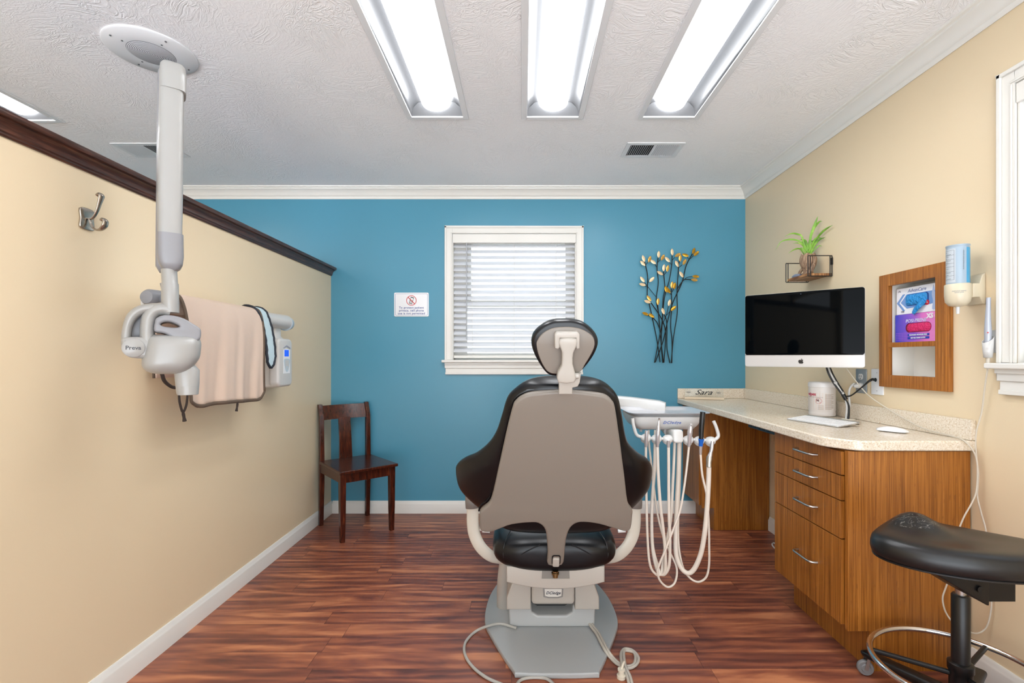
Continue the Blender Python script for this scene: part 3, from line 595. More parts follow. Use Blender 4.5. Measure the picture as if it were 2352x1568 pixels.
ped('lift_cover', [(0.190,0.125),(0.190,0.175),(0.165,0.240),(0.12,0.265),(0.09,0.285),(0.09,0.125)], 1.98, 2.45, TAUPEL)
ped('pedestal', [(-0.180,0.02),(-0.185,0.13),(-0.09,0.13),(-0.085,0.085),(-0.06,0.07),(0.06,0.07),(0.085,0.085),(0.09,0.13),(0.185,0.13),(0.18,0.02)], 2.04, 2.55, mat('grey_enamel', (176,178,178), 0.3), 0.010)
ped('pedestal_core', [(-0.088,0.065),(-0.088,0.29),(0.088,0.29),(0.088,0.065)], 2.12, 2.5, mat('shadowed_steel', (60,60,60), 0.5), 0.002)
mb = MB(); mb.tube([(XC-.205, 2.22, .02), (XC-.205, 2.20, .15), (XC-.19, 2.2, .30)], [.038,.034,.03], n=18); mb.build('lift_arm', TAUPEL, tch)
mb = MB(); mb.curve([rrect(-0.088,0.088,-0.047,0.047,0.016)], 0.10, 0.012, frame((XC, 2.02, 0.197), (1,0,0), (0,0,1)), res=4); mb.build('motor_cover', TAUPEL, tch, angle=50)
Tb = frame((XC, 1.969, 0.200), (1,0,0), (0,0,1))
MB().curve([[(-0.042,0.023),(0.042,0.023),(0.039,-0.016),(0.02,-0.021),(-0.02,-0.021),(-0.039,-0.016)]], 0.005, 0.0015, Tb).build('badge_rim', mat('badge_grey', (140,138,136), 0.35), tch)
MB().curve([[(-0.035,0.017),(0.035,0.017),(0.033,-0.011),(0.018,-0.015),(-0.018,-0.015),(-0.033,-0.011)]], 0.006, 0.001, Tb).build('badge', mat('badge_face', (222,220,214), 0.3), tch)
MB().text('DCIedge', 0.0165, frame((XC, 1.9655, 0.201), (1,0,0), (0,0,1)), shear=0.35, bold=0.0002).build('badge_lettering', mat('badge_ink', (40,40,60), 0.4), tch)
MB().tube([(XC-.035,2.06,.155),(XC-.02,2.05,.138),(XC+.005,2.05,.135),(XC+.02,2.07,.155)], 0.004, n=8).build('cable_loop', TAUPEL, tch)
bp = [(-0.115,1.745),(0.115,1.745),(0.15,1.775),(0.235,1.985),(0.268,2.11),(0.262,2.30),(0.225,2.46),(0.18,2.53),(0.12,2.56),(-0.12,2.56),(-0.18,2.53),(-0.225,2.46),(-0.262,2.30),(-0.268,2.11),(-0.235,1.985),(-0.15,1.775)]
bp = [(x*1.08, y) for x, y in bp]
MB().curve([bp], 0.020, 0.004, frame((XC, 0, 0.010), (1,0,0), (0,1,0)), smooth_outline=6).build('base_plate', mat('painted_steel_grey', (168,171,172), 0.38, bump=(300,0.12,0.0006)), tch, angle=50)
for s_ in (-1, 1):
    AX = lambda px, py, Y: V(XC+s_*abs(P(px, py, Y).x-XC), Y, P(px, py, Y).z)
    mb = MB(); mb.tube([AX(1086,1166,1.93), AX(1086,1200,1.93), AX(1090,1228,1.93), AX(1104,1256,1.93), AX(1128,1277,1.94), AX(1158,1284,1.97)], 0.024, n=20, k=6, flat=0.42, up=(0,1,0)); ob = mb.build('armrest', mat('satin_champagne', (205,199,186), 0.25), tch)
    mb = MB(); mb.tube([AX(1085,1166,1.93), AX(1084,1152,1.93), AX(1084,1140,1.95), AX(1084,1130,2.03), AX(1084,1122,2.2), AX(1084,1118,2.32)], 0.027, n=20, flat=0.55, up=(0,1,0)); mb.build('armrest_pad', mat('armrest_taupe', (112,104,98), 0.45), tch)
    mb = MB(); q = AX(1108, 1195, 1.92); mb.loft([ring((q.x, q.y, z), (1,0,0), (0,1,0), 0.011, 0.016, 16, 3) for z in (q.z-0.035, q.z+0.035)]); mb.cyl((q.x, q.y, q.z-0.04), (q.x-s_*0.03, q.y, q.z-0.042), 0.007, n=12); mb.build('armrest_pivot', mat('clear_white', (220,222,222), 0.2), tch)

# foot cables on the floor
def F(px, py, z=0.006): Y = (HC-z)*FPX/(py-CY); return P(px, py, Y)
t = tag(MB().tube([V(XC-.15,2.02,.028), F(1150,1432,.03), F(1118,1438,.03), F(1092,1450), F(1072,1470), F(1066,1490), F(1072,1512), F(1090,1535), F(1118,1556), F(1150,1570), F(1175,1580), F(1185,1575), F(1195,1562), F(1215,1556), F(1245,1556), F(1262,1562), F(1280,1580)], 0.0055, n=10).build('foot_control_cable', GREYC), 'grey cable looping over the floor at the left of the chair base plate', 'cable')
mb = MB()
for d in (0, 0.011):
    mb.tube([V(XC+.155+d,2.05,.035), V(XC+.165+d,2.02,.030), F(1370,1455,.028)+V(d,0,0), F(1388,1490,.028)+V(d,0,0), F(1402,1510,.012)+V(d,0,0), F(1420,1526)+V(d,0,0), F(1445,1534)+V(0,d,0), F(1463,1524)+V(-d,0,0), F(1466,1508)+V(-d,0,0), F(1452,1493)+V(0,-d,0), F(1434,1490)+V(0,-d,0), F(1426,1503,.012)+V(d,0,0), F(1430,1530,.018)+V(d,0,0), F(1440,1552,.012)+V(d,0,0), F(1446,1575)+V(d,0,0)], 0.0055, n=10)
tag(mb.build('air_hose', mat('hose_grey_beige', (186,180,170), 0.4)), 'pair of grey-beige hoses looping on the floor right of the chair base plate', 'hose')
q = F(1427, 1557, 0.0)
mb = MB(); mb.lathe([(0.016,0.001),(0.016,0.012),(0.010,0.014),(0.010,0.026),(0.013,0.028),(0.013,0.034),(0,0.034)], q); mb.tube([q+V(0,0,.03), q+V(0.008,0.008,.045), q+V(.014,.01,.055)], .004, n=8)
tag(mb.build('hose_valve', mat('ivory_plastic', (216,208,190), 0.35)), 'small ivory hose valve lying in the loops of hose at the bottom edge', 'valve')

# ------------------------------------------------------------------ delivery unit
t = thing('delivery_unit', 'white swing-arm dental delivery head right of the chair, below the counter edge', 'dental unit', (0.6, 2.05, 0.86))
def rr3(c, u, v, a, b, r=0.35): return [Vector(c)+Vector(u)*x+Vector(v)*y for x, y in rrect(-a, a, -b, b, min(a, b)*r, 4)]
mb = MB(); d = V(0.445,-0.16,0).normalized(); pv = V(-d.y, d.x, 0)*-1
pa = [(0.16,2.34,.962,.028),(0.36,2.27,.955,.030),(0.50,2.225,.948,.028),(0.62,2.185,.940,.023),(0.645,2.178,.937,.017)]
mb.loft([rr3((x, y, z), pv, (0,0,1), 0.035, h) for x, y, z, h in pa]); mb.build('support_arm', PLW, t, angle=40)
mb = MB(); mb.tube([(0.16,2.34,.94),(0.16,2.36,.75),(0.16,2.42,.50),(0.16,2.42,.33)], 0.028, n=16); mb.build('support_post', PLW, t)
mb = MB(); mb.cyl((0.60,2.19,.925),(0.60,2.16,.895),.024); mb.build('arm_joint', PLG, t)
mb = MB()                                               # housing: wedge, narrower below
mb.loft([rr3((0.585,2.06,z), (1,0,0), (0,1,0), a, b, 0.2) for z, a, b in ((.864,.105,.085),(.868,.115,.10),(.885,.128,.115),(.905,.136,.125),(.918,.138,.127),(.921,.134,.123))]); mb.build('housing', PLW, t, angle=50)
MB().text('DCIedge', 0.017, frame((0.598, 1.9325, 0.898), (1,0,0), (0,-0.35,1)), shear=0.3, space=1.2, bold=0.0003).build('housing_lettering', mat('faded_blue_ink', (96,116,176), 0.5), t)
Yb = 1.90
def B(x, y, Y=Yb): return P(1400+x/3.1375, 860+y/3.1375, Y)
MB().tube([B(166,315), B(172,360), B(185,410), B(200,438), B(235,452)], 0.0065, n=12).build('handle', PLW, t)
MB().tube([B(750,335), B(765,370), B(780,415), B(783,445), B(765,465), B(740,470)], 0.0065, n=12).build('handle', PLW, t)
MB().tube([B(225,455), B(400,463), B(485,462), B(650,470), B(745,475)], 0.0055, n=12).build('holder_bar', PLW, t)
mb = MB(); c = B(488,450); mb.curve([rrect(-0.020,0.020,-0.026,0.026,0.012)], 0.10, 0.006, frame((c.x, c.y+0.035, c.z), (1,0,0), (0,0.1,1))); mb.tube([(c.x-.008,c.y+.08,c.z+.01),(c.x-.01,2.02,.865)],.022,n=12,sm=False); mb.build('holder_mount', PLW, t, angle=50)
hold = [(263,462),(340,467),(420,470),(568,475),(648,480),(728,483)]
for x, y in hold:
    c = B(x, y); mb = MB()
    mb.lathe([(0.0125,-0.010),(0.0185,-0.004),(0.0205,0.004),(0.0185,0.012),(0.012,0.016)], c, (-0.25,-0.35,0.9), 24)
    mb.lathe([(0.0125,-0.016),(0.0165,-0.014),(0.0175,-0.006),(0.012,-0.002)], c, (0.35,-0.4,0.85), 24); mb.build('handpiece_holder', PLW, t, angle=60)
mb = MB()
for x, y0 in ((-.10,1.96),(.10,1.96)): mb.cyl((0.585+x,y0+.02,.864),(0.585+x,y0+.02,.855),.006,n=10)
mb.build('foot_stud', PLG, t)
# steel instrument tray
t = thing('instrument_tray', 'rectangular stainless steel tray lying on the white dental delivery head', 'tray', (0.592, 2.06, 0.922))
rs = [rr3((0.592,2.055,z), (1,0,0), (0,1,0), a, b, 0.25) for z, a, b in ((.9225,.02,.02),(.9225,.125,.100),(.925,.138,.112),(.935,.150,.124),(.9375,.163,.136),(.9365,.165,.138),(.9345,.163,.136),(.934,.152,.126),(.9235,.139,.113),(.9218,.125,.1),(.9218,.02,.02))]
mb = MB(); mb.loft(rs); mb.build('tray_pan', mat('polished_steel', (225,226,230), 0.38, 0.85), t, angle=60)
CLR = mat('grey_translucent', (200,198,200), 0.15, 0.6); BLUEP = mat('blue_collar', (20,96,190), 0.35)
def handpiece(lb, parts, hose, hr, sleeve=None):
    p0 = B(*parts[0][1][0]); t = thing('dental_handpiece', lb, 'dental handpiece', p0, group='handpieces on the holder bar')
    for nm, pts, rad, m in parts: MB().tube([B(x, y, Yb-0.018-(0.003*k)) for k, (x, y) in enumerate(pts)], rad, n=14, k=3).build(nm, m, t)
    n = len(hose); MB().tube([B(x, y, Yb-0.018+0.09*math.sin(min(1, 1.6*i/n)*PI/2)*(i/n)) for i, (x, y) in enumerate(hose)], hr, n=12, k=6).build('hose', HOSE, t)
handpiece('leftmost handpiece on the bar, short clear syringe body with a purple mark', [('body', [(263,520),(264,465),(268,405)], [.006,.0075,.0075,.007], CLR), ('button', [(270,412),(270,436)], [.0045,.0045], mat('purple_mark', (96,80,140), 0.4))],
 [(262,520),(262,650),(266,900),(275,1200),(292,1370),(330,1435),(362,1440),(350,1380),(312,1220),(308,900),(322,650),(325,505),(328,400)], .0047)
handpiece('tall silver conical handpiece, second from the left on the bar', [('body', [(345,520),(345,470),(350,400),(356,330)], [.0062,.008,.0095,.0075,.004], CLR), ('tip', [(356,330),(357,314)], [.004,.0035], CHROME)],
 [(345,520),(350,700),(365,930),(385,1100),(400,1260),(402,1400),(378,1440),(340,1400),(308,1230),(306,950),(328,650),(335,505),(340,400)], .0062)
handpiece('stub connector with bare ivory hose, third from the left on the bar', [('body', [(425,522),(425,475)], [.0065,.006], CLR)],
 [(425,522),(426,700),(428,1000),(436,1200),(430,1370),(400,1435),(378,1420),(400,1250),(440,1050),(455,800),(468,515),(470,400)], .0058)
handpiece('silver air-water syringe with round button, fourth from the left on the bar', [('body', [(572,520),(578,440),(584,370)], [.0055,.008,.010,.0085], CLR), ('button', [(586,362),(588,358)], [.006,.005], CHROME)],
 [(572,520),(555,680),(532,850),(505,990),(450,1140),(400,1270),(358,1370),(346,1430),(368,1490),(420,1530),(466,1505),(485,1440),(478,1370),(430,1270),(385,1160),(345,1000),(318,800),(298,620),(285,500),(282,400)], .0042)
handpiece('black curing handpiece with a bright blue collar, standing on the bar', [('body', [(660,470),(664,370),(672,270)], [.0085,.0095,.0105,.010], BLK), ('collar', [(657,515),(659,490),(661,465)], [.0075,.0085,.011], BLUEP), ('strain_relief', [(656,575),(657,515)], [.005,.006], CLR)],
 [(656,575),(668,720),(700,870),(714,1050),(718,1250),(716,1380),(695,1460),(640,1493),(580,1465),(530,1390),(498,1230),(496,1000),(506,800),(512,505),(514,400)], .0042)
handpiece('rightmost suction handpiece with thick ivory hose and silver knob', [('body', [(740,480),(735,540),(722,590)], [.007,.007,.006,.009], CLR), ('knob', [(721,588),(718,625),(716,665)], [.011,.0115,.010,.0105], STEEL)],
 [(716,665),(712,800),(700,1000),(680,1180),(655,1300),(610,1400),(565,1430),(515,1390),(480,1290),(478,1120),(488,900),(498,700),(502,505),(504,400)], .0092)

PLX = mat('xray_white', (158,157,154), 0.34, coat=0.2); PLXG = mat('xray_grey', (136,136,140), 0.38)
# ------------------------------------------------------------------ dental x-ray unit
O = P(380, 790, 1.56); nv = V(-O.x, -O.y, 0).normalized(); uu = V(nv.y*-1, nv.x, 0)
if uu.x < 0: uu = -uu
def rp(px, py, off=0.0):
    d = P(px, py, 1.0)-V(0,0,HC); s_ = (O+nv*off-V(0,0,HC)).dot(nv)/d.dot(nv); return V(0,0,HC)+d*s_
TX = frame(O, uu, (0,0,1))
def xl(px, py, off=0.0): p = rp(px, py, off)-O; return (p.dot(uu), p.z)
def K(x, y): return xl(250+x/3.1356, 500+y/3.1356)
t = thing('dental_xray_unit', 'white wall-mounted dental x-ray machine with folded upright arm and tube head', 'x-ray machine', (-1.2, 1.7, 1.0))
def col(px0, px1, off): a, b = xl(px0, 500, off)[0], xl(px1, 500, off)[0]; return (a+b)/2, (b-a)/2
def seg(name, rows_, m, off=0.0, dep=0.045, e=4.0):
    mb = MB(); rr = []
    for py, a, b, s_ in rows_:
        p, q = rp(a, py, off), rp(b, py, off); c = (p+q)/2; h = (q-p).length/2; rr.append(ring(c, uu, nv, h, dep*s_, 36, e))
    mb.loft(rr); return mb.build(name, m, t, angle=60)
seg('rear_arm', [(165,372,388,.3),(170,364,400,.9),(190,362,402,1),(590,357,400,1),(612,357,398,.9),(626,366,388,.5)], PLXG, off=-0.085, dep=0.035)
seg('front_arm', [(205,366.5,421,.96),(420,361,420,.96),(560,361.5,418,.96)], PLX, dep=0.045)
seg('upper_knuckle', [(151,385,408,.3),(153,374,420,.75),(160,369,425,.95),(180,367,427,1.03),(216,367,426,1.03)], PLX, dep=0.045)
seg('lower_knuckle', [(540,360.5,421,1.03),(590,360.5,422,1.04),(606,364,420,.98),(616,370,415,.9),(624,382,404,.6)], PLXG, dep=0.045)
seg('neck', [(620,369,407,1),(650,371,409,1),(652,370,411,1.05),(700,370,412,1.05),(718,372,412,1)], PLX, dep=0.033, e=2.2)
mb = MB(); mb.cyl((-1.345,2.74,1.358), (-1.345,2.45,1.358), 0.040, 0.037, 32); mb.cyl((-1.345,2.45,1.358), (-1.343,1.74,1.358), 0.035, 0.032, 32); mb.build('extension_arm', PLW, t)
mb = MB(); mb.cyl((-1.345,2.775,1.352), (-1.345,2.74,1.352), 0.036, 0.043, 32); mb.build('end_cap', mat('pale_blue_grey', (176,190,200), 0.3), t)
mb = MB(); mb.lathe([(0.006,-0.034),(0.022,-0.030),(0.029,-0.018),(0.031,0.02),(0.030,0.05)], (-1.312,1.715,1.370), (0,1,0)); mb.tube([(-1.312,1.735,1.370),(-1.26,1.72,1.370),(-1.245,1.70,1.385),(-1.245,1.69,1.42)],.019,n=16); mb.build('elbow_disc', PLXG, t)
KP = lambda x, y, off=0.0: rp(250+x/3.1356, 500+y/3.1356, off)
mb = MB(); mb.tube([KP(448,668), KP(395,656), KP(335,668), KP(292,712), KP(280,780), KP(278,860), KP(285,930)], [.022,.021,.020,.0195,.020,.020,.021], n=22, flat=1.55, up=nv);  mb.build('yoke', PLX, t, angle=80)
mb = MB(); mb.tube([KP(400,650,-.006), KP(310,652,-.006), KP(225,668,-.006), KP(165,715,-.006), KP(133,790,-.006), KP(124,870,-.006), KP(130,930,-.006)], [.016,.016,.0155,.014,.012,.0125,.014], n=20, flat=1.9, up=nv); mb.build('yoke', PLX, t, angle=80)
MB().curve([[K(*p) for p in [(104,870),(235,860),(330,900),(352,925),(345,960),(318,992),(262,1012),(170,1008),(124,985),(104,930)]]], 0.066, 0.012, TX, res=4, smooth_outline=4).build('yoke_foot', PLX, t, angle=80)
MB().curve([[K(*p) for p in [(140,862),(150,790),(180,725),(238,690),(240,862)]]], 0.012, 0.002, TX @ Matrix.Translation((0,0,-0.030)), smooth_outline=2).build('yoke_slot', PLXG, t, angle=60)
c = rp(250+177/3.1356, 500+937/3.1356, 0.031); mb = MB(); mb.lathe([(0.0285,0),(0.0285,0.006),(0.026,0.008),(0,0.008)], c, nv, 40); mb.build('pivot_cap', PLX, t, angle=40)
MB().text('Preva', 0.017, frame(c+nv*0.0085, uu, (0,0,1)), bold=0.0002).build('pivot_lettering', mat('dark_ink', (50,50,55), 0.4), t)
# head body: stacked sections; depth grows toward the middle
hb = [(770,345,448,.55),(776,338,458,.8),(788,334,462,.97),(805,330,461,1),(822,326,458,1),(838,325,447,.97),(848,332,438,.85),(855,345,428,.65),(858,365,415,.4)]
kh = catmull([(a, b, 0) for a, b, c_, d in hb], 3); kc = catmull([(a, c_, 0) for a, b, c_, d in hb], 3); kd = catmull([(a, d, 0) for a, b, c_, d in hb], 3)
mb = MB(); mb.loft([ring((rp(a.y, a.x, -0.02)+rp(b.y, a.x, -0.02))/2, uu, nv, (rp(b.y, a.x, -0.02)-rp(a.y, a.x, -0.02)).length/2, 0.085*d_.y, 44, 3.0) for a, b, d_ in zip(kh, kc, kd)]); mb.build('tube_head', PLX, t, angle=80)
hd_o = [(330,820),(332,760),(345,725),(400,705),(470,710),(540,730),(600,765),(640,790),(660,815),(655,870),(620,892),(560,895),(470,870),(400,835)]
hd_i = [(372,770),(400,755),(440,754),(482,768),(508,786),(480,794),(420,790),(385,782)]
mb = MB(); mb.curve([[K(*p) for p in hd_o], [K(*p) for p in hd_i]], 0.110, 0.0075, TX @ Matrix.Translation((0,0,-0.016)), res=4, smooth_outline=3); mb.build('handle_shell', PLXG, t, angle=60)
seg('collimator_cone', [(838,398,448,.8),(850,399,459,.95),(880,402,458.5,.95),(903,405,456.5,.95),(906,407,455,.9)], PLX, off=0.0, dep=0.034, e=2.2)
seg('cone_rim', [(886,405.5,457.5,1),(905,407.5,456.5,1)], PLX, off=0.0, dep=0.0345, e=2.2)
# control unit on the partition
mb = MB(); mb.box(XP+0.001, -1.325, 2.60, 2.74, 0.995, 1.255); mb.build('control_box', PLW, t, bevel=0.02, seg=4)
T = frame((-1.322, 2.665, 1.13), (0,1,0), (0,0,1))
mb = MB(); mb.curve([rrect(-0.078,0.078,-0.132,0.132,0.030)], 0.055, 0.014, T @ Matrix.Translation((0,0,-0.01)), res=4); mb.build('control_cover', PLW, t, angle=60)
mb = MB(); mb.loft([rr3((-1.375,2.665,z), (1,0,0), (0,1,0), a, b, 0.4) for z, a, b in ((1.24,.038,.060),(1.265,.034,.050),(1.275,.030,.036),(1.32,.030,.034))]); mb.build('control_neck', PLW, t, angle=60)
T2 = frame((-1.3040, 2.672, 1.13), (0,1,0), (0,0,1))
MB().curve([[(-.034,.070),(0,.080),(.036,.070),(.036,-.060),(-.034,-.060)]], 0.002, 0, T2).build('control_panel', mat('panel_white', (232,236,240), 0.3), t)
MB().curve([[(-.026,.034),(.022,.034),(.022,.070),(-.026,.070)]], 0.003, 0, T2).build('display', mat('blue_display', (30,84,214), 0.25, emit=0.6), t)
MB().curve([[(-.030,.018),(.032,.018),(.030,-.012),(.018,-.040),(.004,-.052),(-.012,-.044),(-.026,-.015)]], 0.003, 0, T2, smooth_outline=3).build('key_area', mat('key_blue_grey', (186,204,214), 0.4), t)
mb = MB(); mb.curve([rrect(-.018,.022,-.020,.014,.003)], 0.0045, 0, T2); mb.curve([circ(-.016,-.024,.006)], 0.0045, 0, T2); mb.curve([circ(.004,-.034,.006)], 0.0045, 0, T2); mb.curve([circ(.018,-.024,.005)], 0.0045, 0, T2); mb.build('keys', PLW, t)
MB().curve([[(-.036,.078),(0,.088),(.040,.078),(.040,.083),(0,.096),(-.036,.083)]], 0.004, 0, T2).build('hood', mat('hood_grey', (150,152,165), 0.4), t)

# lead apron and thyroid collar on the extension arm
t = thing('lead_apron', 'pale pink x-ray apron with brown binding draped over the horizontal arm', 'apron', (-1.3, 2.1, 0.96))
AP = [(-1.398,1.08),(-1.400,1.22),(-1.396,1.34),(-1.385,1.386),(-1.360,1.404),(-1.330,1.404),(-1.302,1.390),(-1.288,1.350),(-1.280,1.28),(-1.274,1.15),(-1.270,1.05),(-1.268,0.962)]
path = catmull([(a, b, 0) for a, b in AP], 5); nU = 64; y0, y1 = 1.835, 2.385
def apron_pt(i, j):
    u = i/(nU-1); p = path[j]; y = y0+(y1-y0)*u; z = p.y; x = p.x; fr_ = 1 if j > len(path)*0.5 else 0
    dn = max(0, 1.38-z)/0.42
    if fr_:
        x += dn*(0.0075*math.sin(11*u+2.0)+0.0045*math.sin(27*u+3*dn)+0.002*math.sin(53*u+2+4*dn))
        zc = 0.962+0.028*max(0, (0.16-u)/0.16)**2+0.035*max(0, (u-0.92)/0.08)**2+0.006*math.sin(5*u)
        z = 1.404-(1.404-z)*(1.404-zc)/(1.404-0.962); y += dn*0.03*(0.5-u)*0.6+0.006*math.sin(6*dn)
    return V(x, y, z)
g = [[apron_pt(i, j) for i in range(nU)] for j in range(len(path))]
mb = MB(); mb.loft(g, caps=False, closed=False); ob = mb.build('apron_sheet', mat('pink_vinyl', (212,189,171), 0.38, bump=(25,0.25,0.004)), t, angle=180); md = ob.modifiers.new('solid', 'SOLIDIFY'); md.thickness = 0.006
edge = [g[j][0] for j in range(0, len(path), 2)]+[g[-1][i] for i in range(0, nU, 3)]+[g[j][-1] for j in range(len(path)-1, -1, -2)]
MB().tube(edge, 0.0075, n=8, k=2, flat=0.6).build('binding', mat('brown_binding', (92,76,62), 0.7, bump=(300,0.5,0.001)), t, angle=180)
tie = mat('dark_brown_tie', (46,34,28), 0.8)
q = rp(250+500/3.1356, 905); bx_ = -1.262
W = lambda px, py, X=bx_: (lambda Y: P(px, py, Y))(X*FPX/(px-CX))
MB().tube([W(411,905), W(413,925), W(420,946), W(428,930), W(431,905)], 0.004, n=8).build('tie_loop', tie, t)
MB().tube([W(420,944), W(422,955), W(424,967)], [0.004,0.0055,0.005,0.007], n=8).build('tie_end', tie, t)
MB().tube([W(546,922), W(545,932), W(543,944)], [0.003,0.005,0.004,0.006], n=8).build('tie_end', tie, t)
MB().tube([W(372,858), W(378,875), W(392,887), W(402,890)], 0.006, n=8).build('tie_strap', tie, t)
t = thing('thyroid_collar', 'pale blue thyroid collar with navy binding hanging over the x-ray arm', 'collar', (-1.27, 2.44, 1.10))
cp = catmull([(-1.392,1.20,2.44),(-1.396,1.33,2.43),(-1.378,1.396,2.41),(-1.345,1.412,2.40),(-1.304,1.395,2.405),(-1.288,1.34,2.425),(-1.278,1.26,2.44),(-1.272,1.18,2.445),(-1.270,1.108,2.44)], 5)
gl_ = []; n = len(cp)
for j, p in enumerate(cp):
    wd = 0.043 if j < n*0.55 else 0.040; tt = (j-(n-6))/5 if j > n-6 else 0
    wd *= math.sqrt(max(0.05, 1-tt*tt)) if tt > 0 else 1
    gl_.append([V(p.x+0.0015*math.sin(j*2.1+k), p.z-wd+2*wd*k/8, p.y) for k in range(9)])
mb = MB(); mb.loft(gl_, caps=False, closed=False); ob = mb.build('collar_band', mat('pale_blue_fabric', (190,212,220), 0.6, bump=(90,0.5,0.003)), t, angle=180); md = ob.modifiers.new('solid', 'SOLIDIFY'); md.thickness = 0.008
MB().tube([r[0] for r in gl_]+[gl_[-1][k] for k in range(1, 8)]+[r[-1] for r in gl_[::-1]], 0.0065, n=8, k=1).build('binding', mat('navy_binding', (30,36,46), 0.7), t, angle=180)

# ------------------------------------------------------------------ cabinets and worktop
t = thing('drawer_cabinet', 'bamboo veneer cabinet with four drawers under the near end of the stone counter', 'cabinet', (1.43, 2.04, 0))
mb = MB(); mb.box(1.213, 1.655, 1.806, 2.288, 0.155, 0.812); mb.box(1.286, 1.655, 1.806, 2.288, 0.0, 0.155); mb.build('body', BAMBOO, t)
MB().curve([[(0.0,0.148),(0.0,0.812),(0.452,0.812),(0.452,0),(0.083,0),(0.083,0.148)]], 0.019, 0.0006, frame((1.203, 1.7945, 0), (1,0,0), (0,0,1))).build('side_panel', BAMBOO, t, angle=20)
for z0, z1, hz in ((0.719,0.806,0.766),(0.624,0.715,0.674),(0.481,0.620,0.554),(0.160,0.477,0.330)):
    d = MB().box(1.192, 1.2115, 1.809, 2.284, z0, z1).build('drawer', BAMBOO, t, bevel=0.001, seg=1)
    MB().tube([(1.192,1.952,hz),(1.170,1.958,hz),(1.163,1.975,hz),(1.163,2.02,hz),(1.163,2.065,hz),(1.170,2.082,hz),(1.192,2.088,hz)], 0.0048, n=12, k=4).build('handle', STEEL, d)
t = thing('base_cabinet', 'bamboo veneer cupboard under the far counter end, against the blue wall', 'cabinet', (1.43, 3.42, 0))
mb = MB(); mb.box(1.213, 1.655, 3.262, 3.595, 0.155, 0.812); mb.box(1.286, 1.655, 3.262, 3.595, 0.0, 0.155); mb.build('body', BAMBOO, t)
MB().curve([[(0.0,0.148),(0.0,0.812),(0.452,0.812),(0.452,0),(0.083,0),(0.083,0.148)]], 0.019, 0.0006, frame((1.203, 3.2515, 0), (1,0,0), (0,0,1))).build('side_panel', BAMBOO, t, angle=20)
MB().box(1.192, 1.2115, 3.264, 3.592, 0.160, 0.806).build('door', BAMBOO, t, bevel=0.001, seg=1)
t = thing('stone_counter', 'speckled cream stone worktop with clipped corner along the right wall', 'counter', (1.4, 2.7, 0.816))
o = [(1.660,3.60),(1.152,3.60),(1.150,1.90),(1.155,1.868),(1.170,1.840),(1.212,1.788),(1.232,1.772),(1.255,1.766),(1.660,1.766)]
o = [(x-1.4, y-2.7) for x, y in o]
MB().prism(o, 0, 0.038, Matrix.Translation((1.4,2.7,0.816))).build('worktop', STONE, t, bevel=0.007, seg=3)
mb = MB(); mb.box(1.641, 1.6595, 1.768, 3.599, 0.8545, 0.930); mb.box(1.152, 1.641, 3.581, 3.5995, 0.8545, 0.928); mb.build('backsplash', STONE, t, bevel=0.002, seg=1)
tt_ = thing('power_strip', 'dark power strip fixed under the counter edge in the knee space', 'power strip', (1.22, 2.42, 0.785))
MB().box(1.195, 1.245, 2.295, 2.56, 0.790, 0.8155).build('strip_body', mat('dark_slate_plastic', (44,50,58), 0.4), tt_, bevel=0.003)
mb = MB()
for k in range(5): mb.box(1.1935, 1.1955, 2.34+k*0.045, 2.362+k*0.045, 0.797, 0.809)
mb.build('sockets', BLK, tt_)
tag(MB().tube([(1.60,2.93,.012),(1.56,3.00,.006),(1.53,2.95,.005),(1.53,2.86,.005),(1.56,2.78,.005),(1.61,2.76,.006),(1.63,2.85,.006),(1.62,2.93,.012),(1.635,2.96,.03)], 0.0045, n=8).build('white_cable_loop', PLW), 'short white cable loop on the floor in the knee space under the counter', 'cable')

# ------------------------------------------------------------------ things on the counter
ZT = 0.8545
t = thing('name_plate', 'clear name plate on a pale wooden base at the far end of the counter', 'name plate', (1.30, 3.50, ZT))
n0 = V(1.185, 3.535, ZT); xd = V(0.245, -0.075, 0).normalized(); T = frame(n0, xd, (0,0,1))
MB().box(0, 0.268, 0.001, 0.018, -0.022, 0.026, T).build('wooden_base', mat('pale_wood', (222,204,178), 0.5, bump=(60,0.1,0.001)), t, bevel=0.002)
acr = bpy.data.materials.new('clear_acrylic'); acr.use_nodes = True; nt = acr.node_tree; nt.nodes.clear()
o_ = nt.nodes.new('ShaderNodeOutputMaterial'); mx = nt.nodes.new('ShaderNodeMixShader'); tr = nt.nodes.new('ShaderNodeBsdfTransparent'); tr.inputs[0].default_value = (0.93,0.94,0.93,1); gl = nt.nodes.new('ShaderNodeBsdfGlossy'); gl.inputs['Roughness'].default_value = 0.08; mx.inputs[0].default_value = 0.02
nt.links.new(tr.outputs[0], mx.inputs[1]); nt.links.new(gl.outputs[0], mx.inputs[2]); nt.links.new(mx.outputs[0], o_.inputs[0])
MB().box(0.003, 0.265, 0.018, 0.074, -0.002, 0.002, T).build('clear_plate', acr, t)
MB().text('Sara', 0.050, T @ Matrix.Translation((0.128,0.050,0.003)) @ Matrix.Diagonal((1.35,1,1,1)), shear=0.5, bold=0.0004).build('lettering', INK, t)
MB().text('Dental Hygienist', 0.0095, T @ Matrix.Translation((0.132,0.026,0.003)) @ Matrix.Diagonal((1.2,1,1,1))).build('small_lettering', mat('tan_ink', (150,122,98), 0.5), t)
mb = MB()
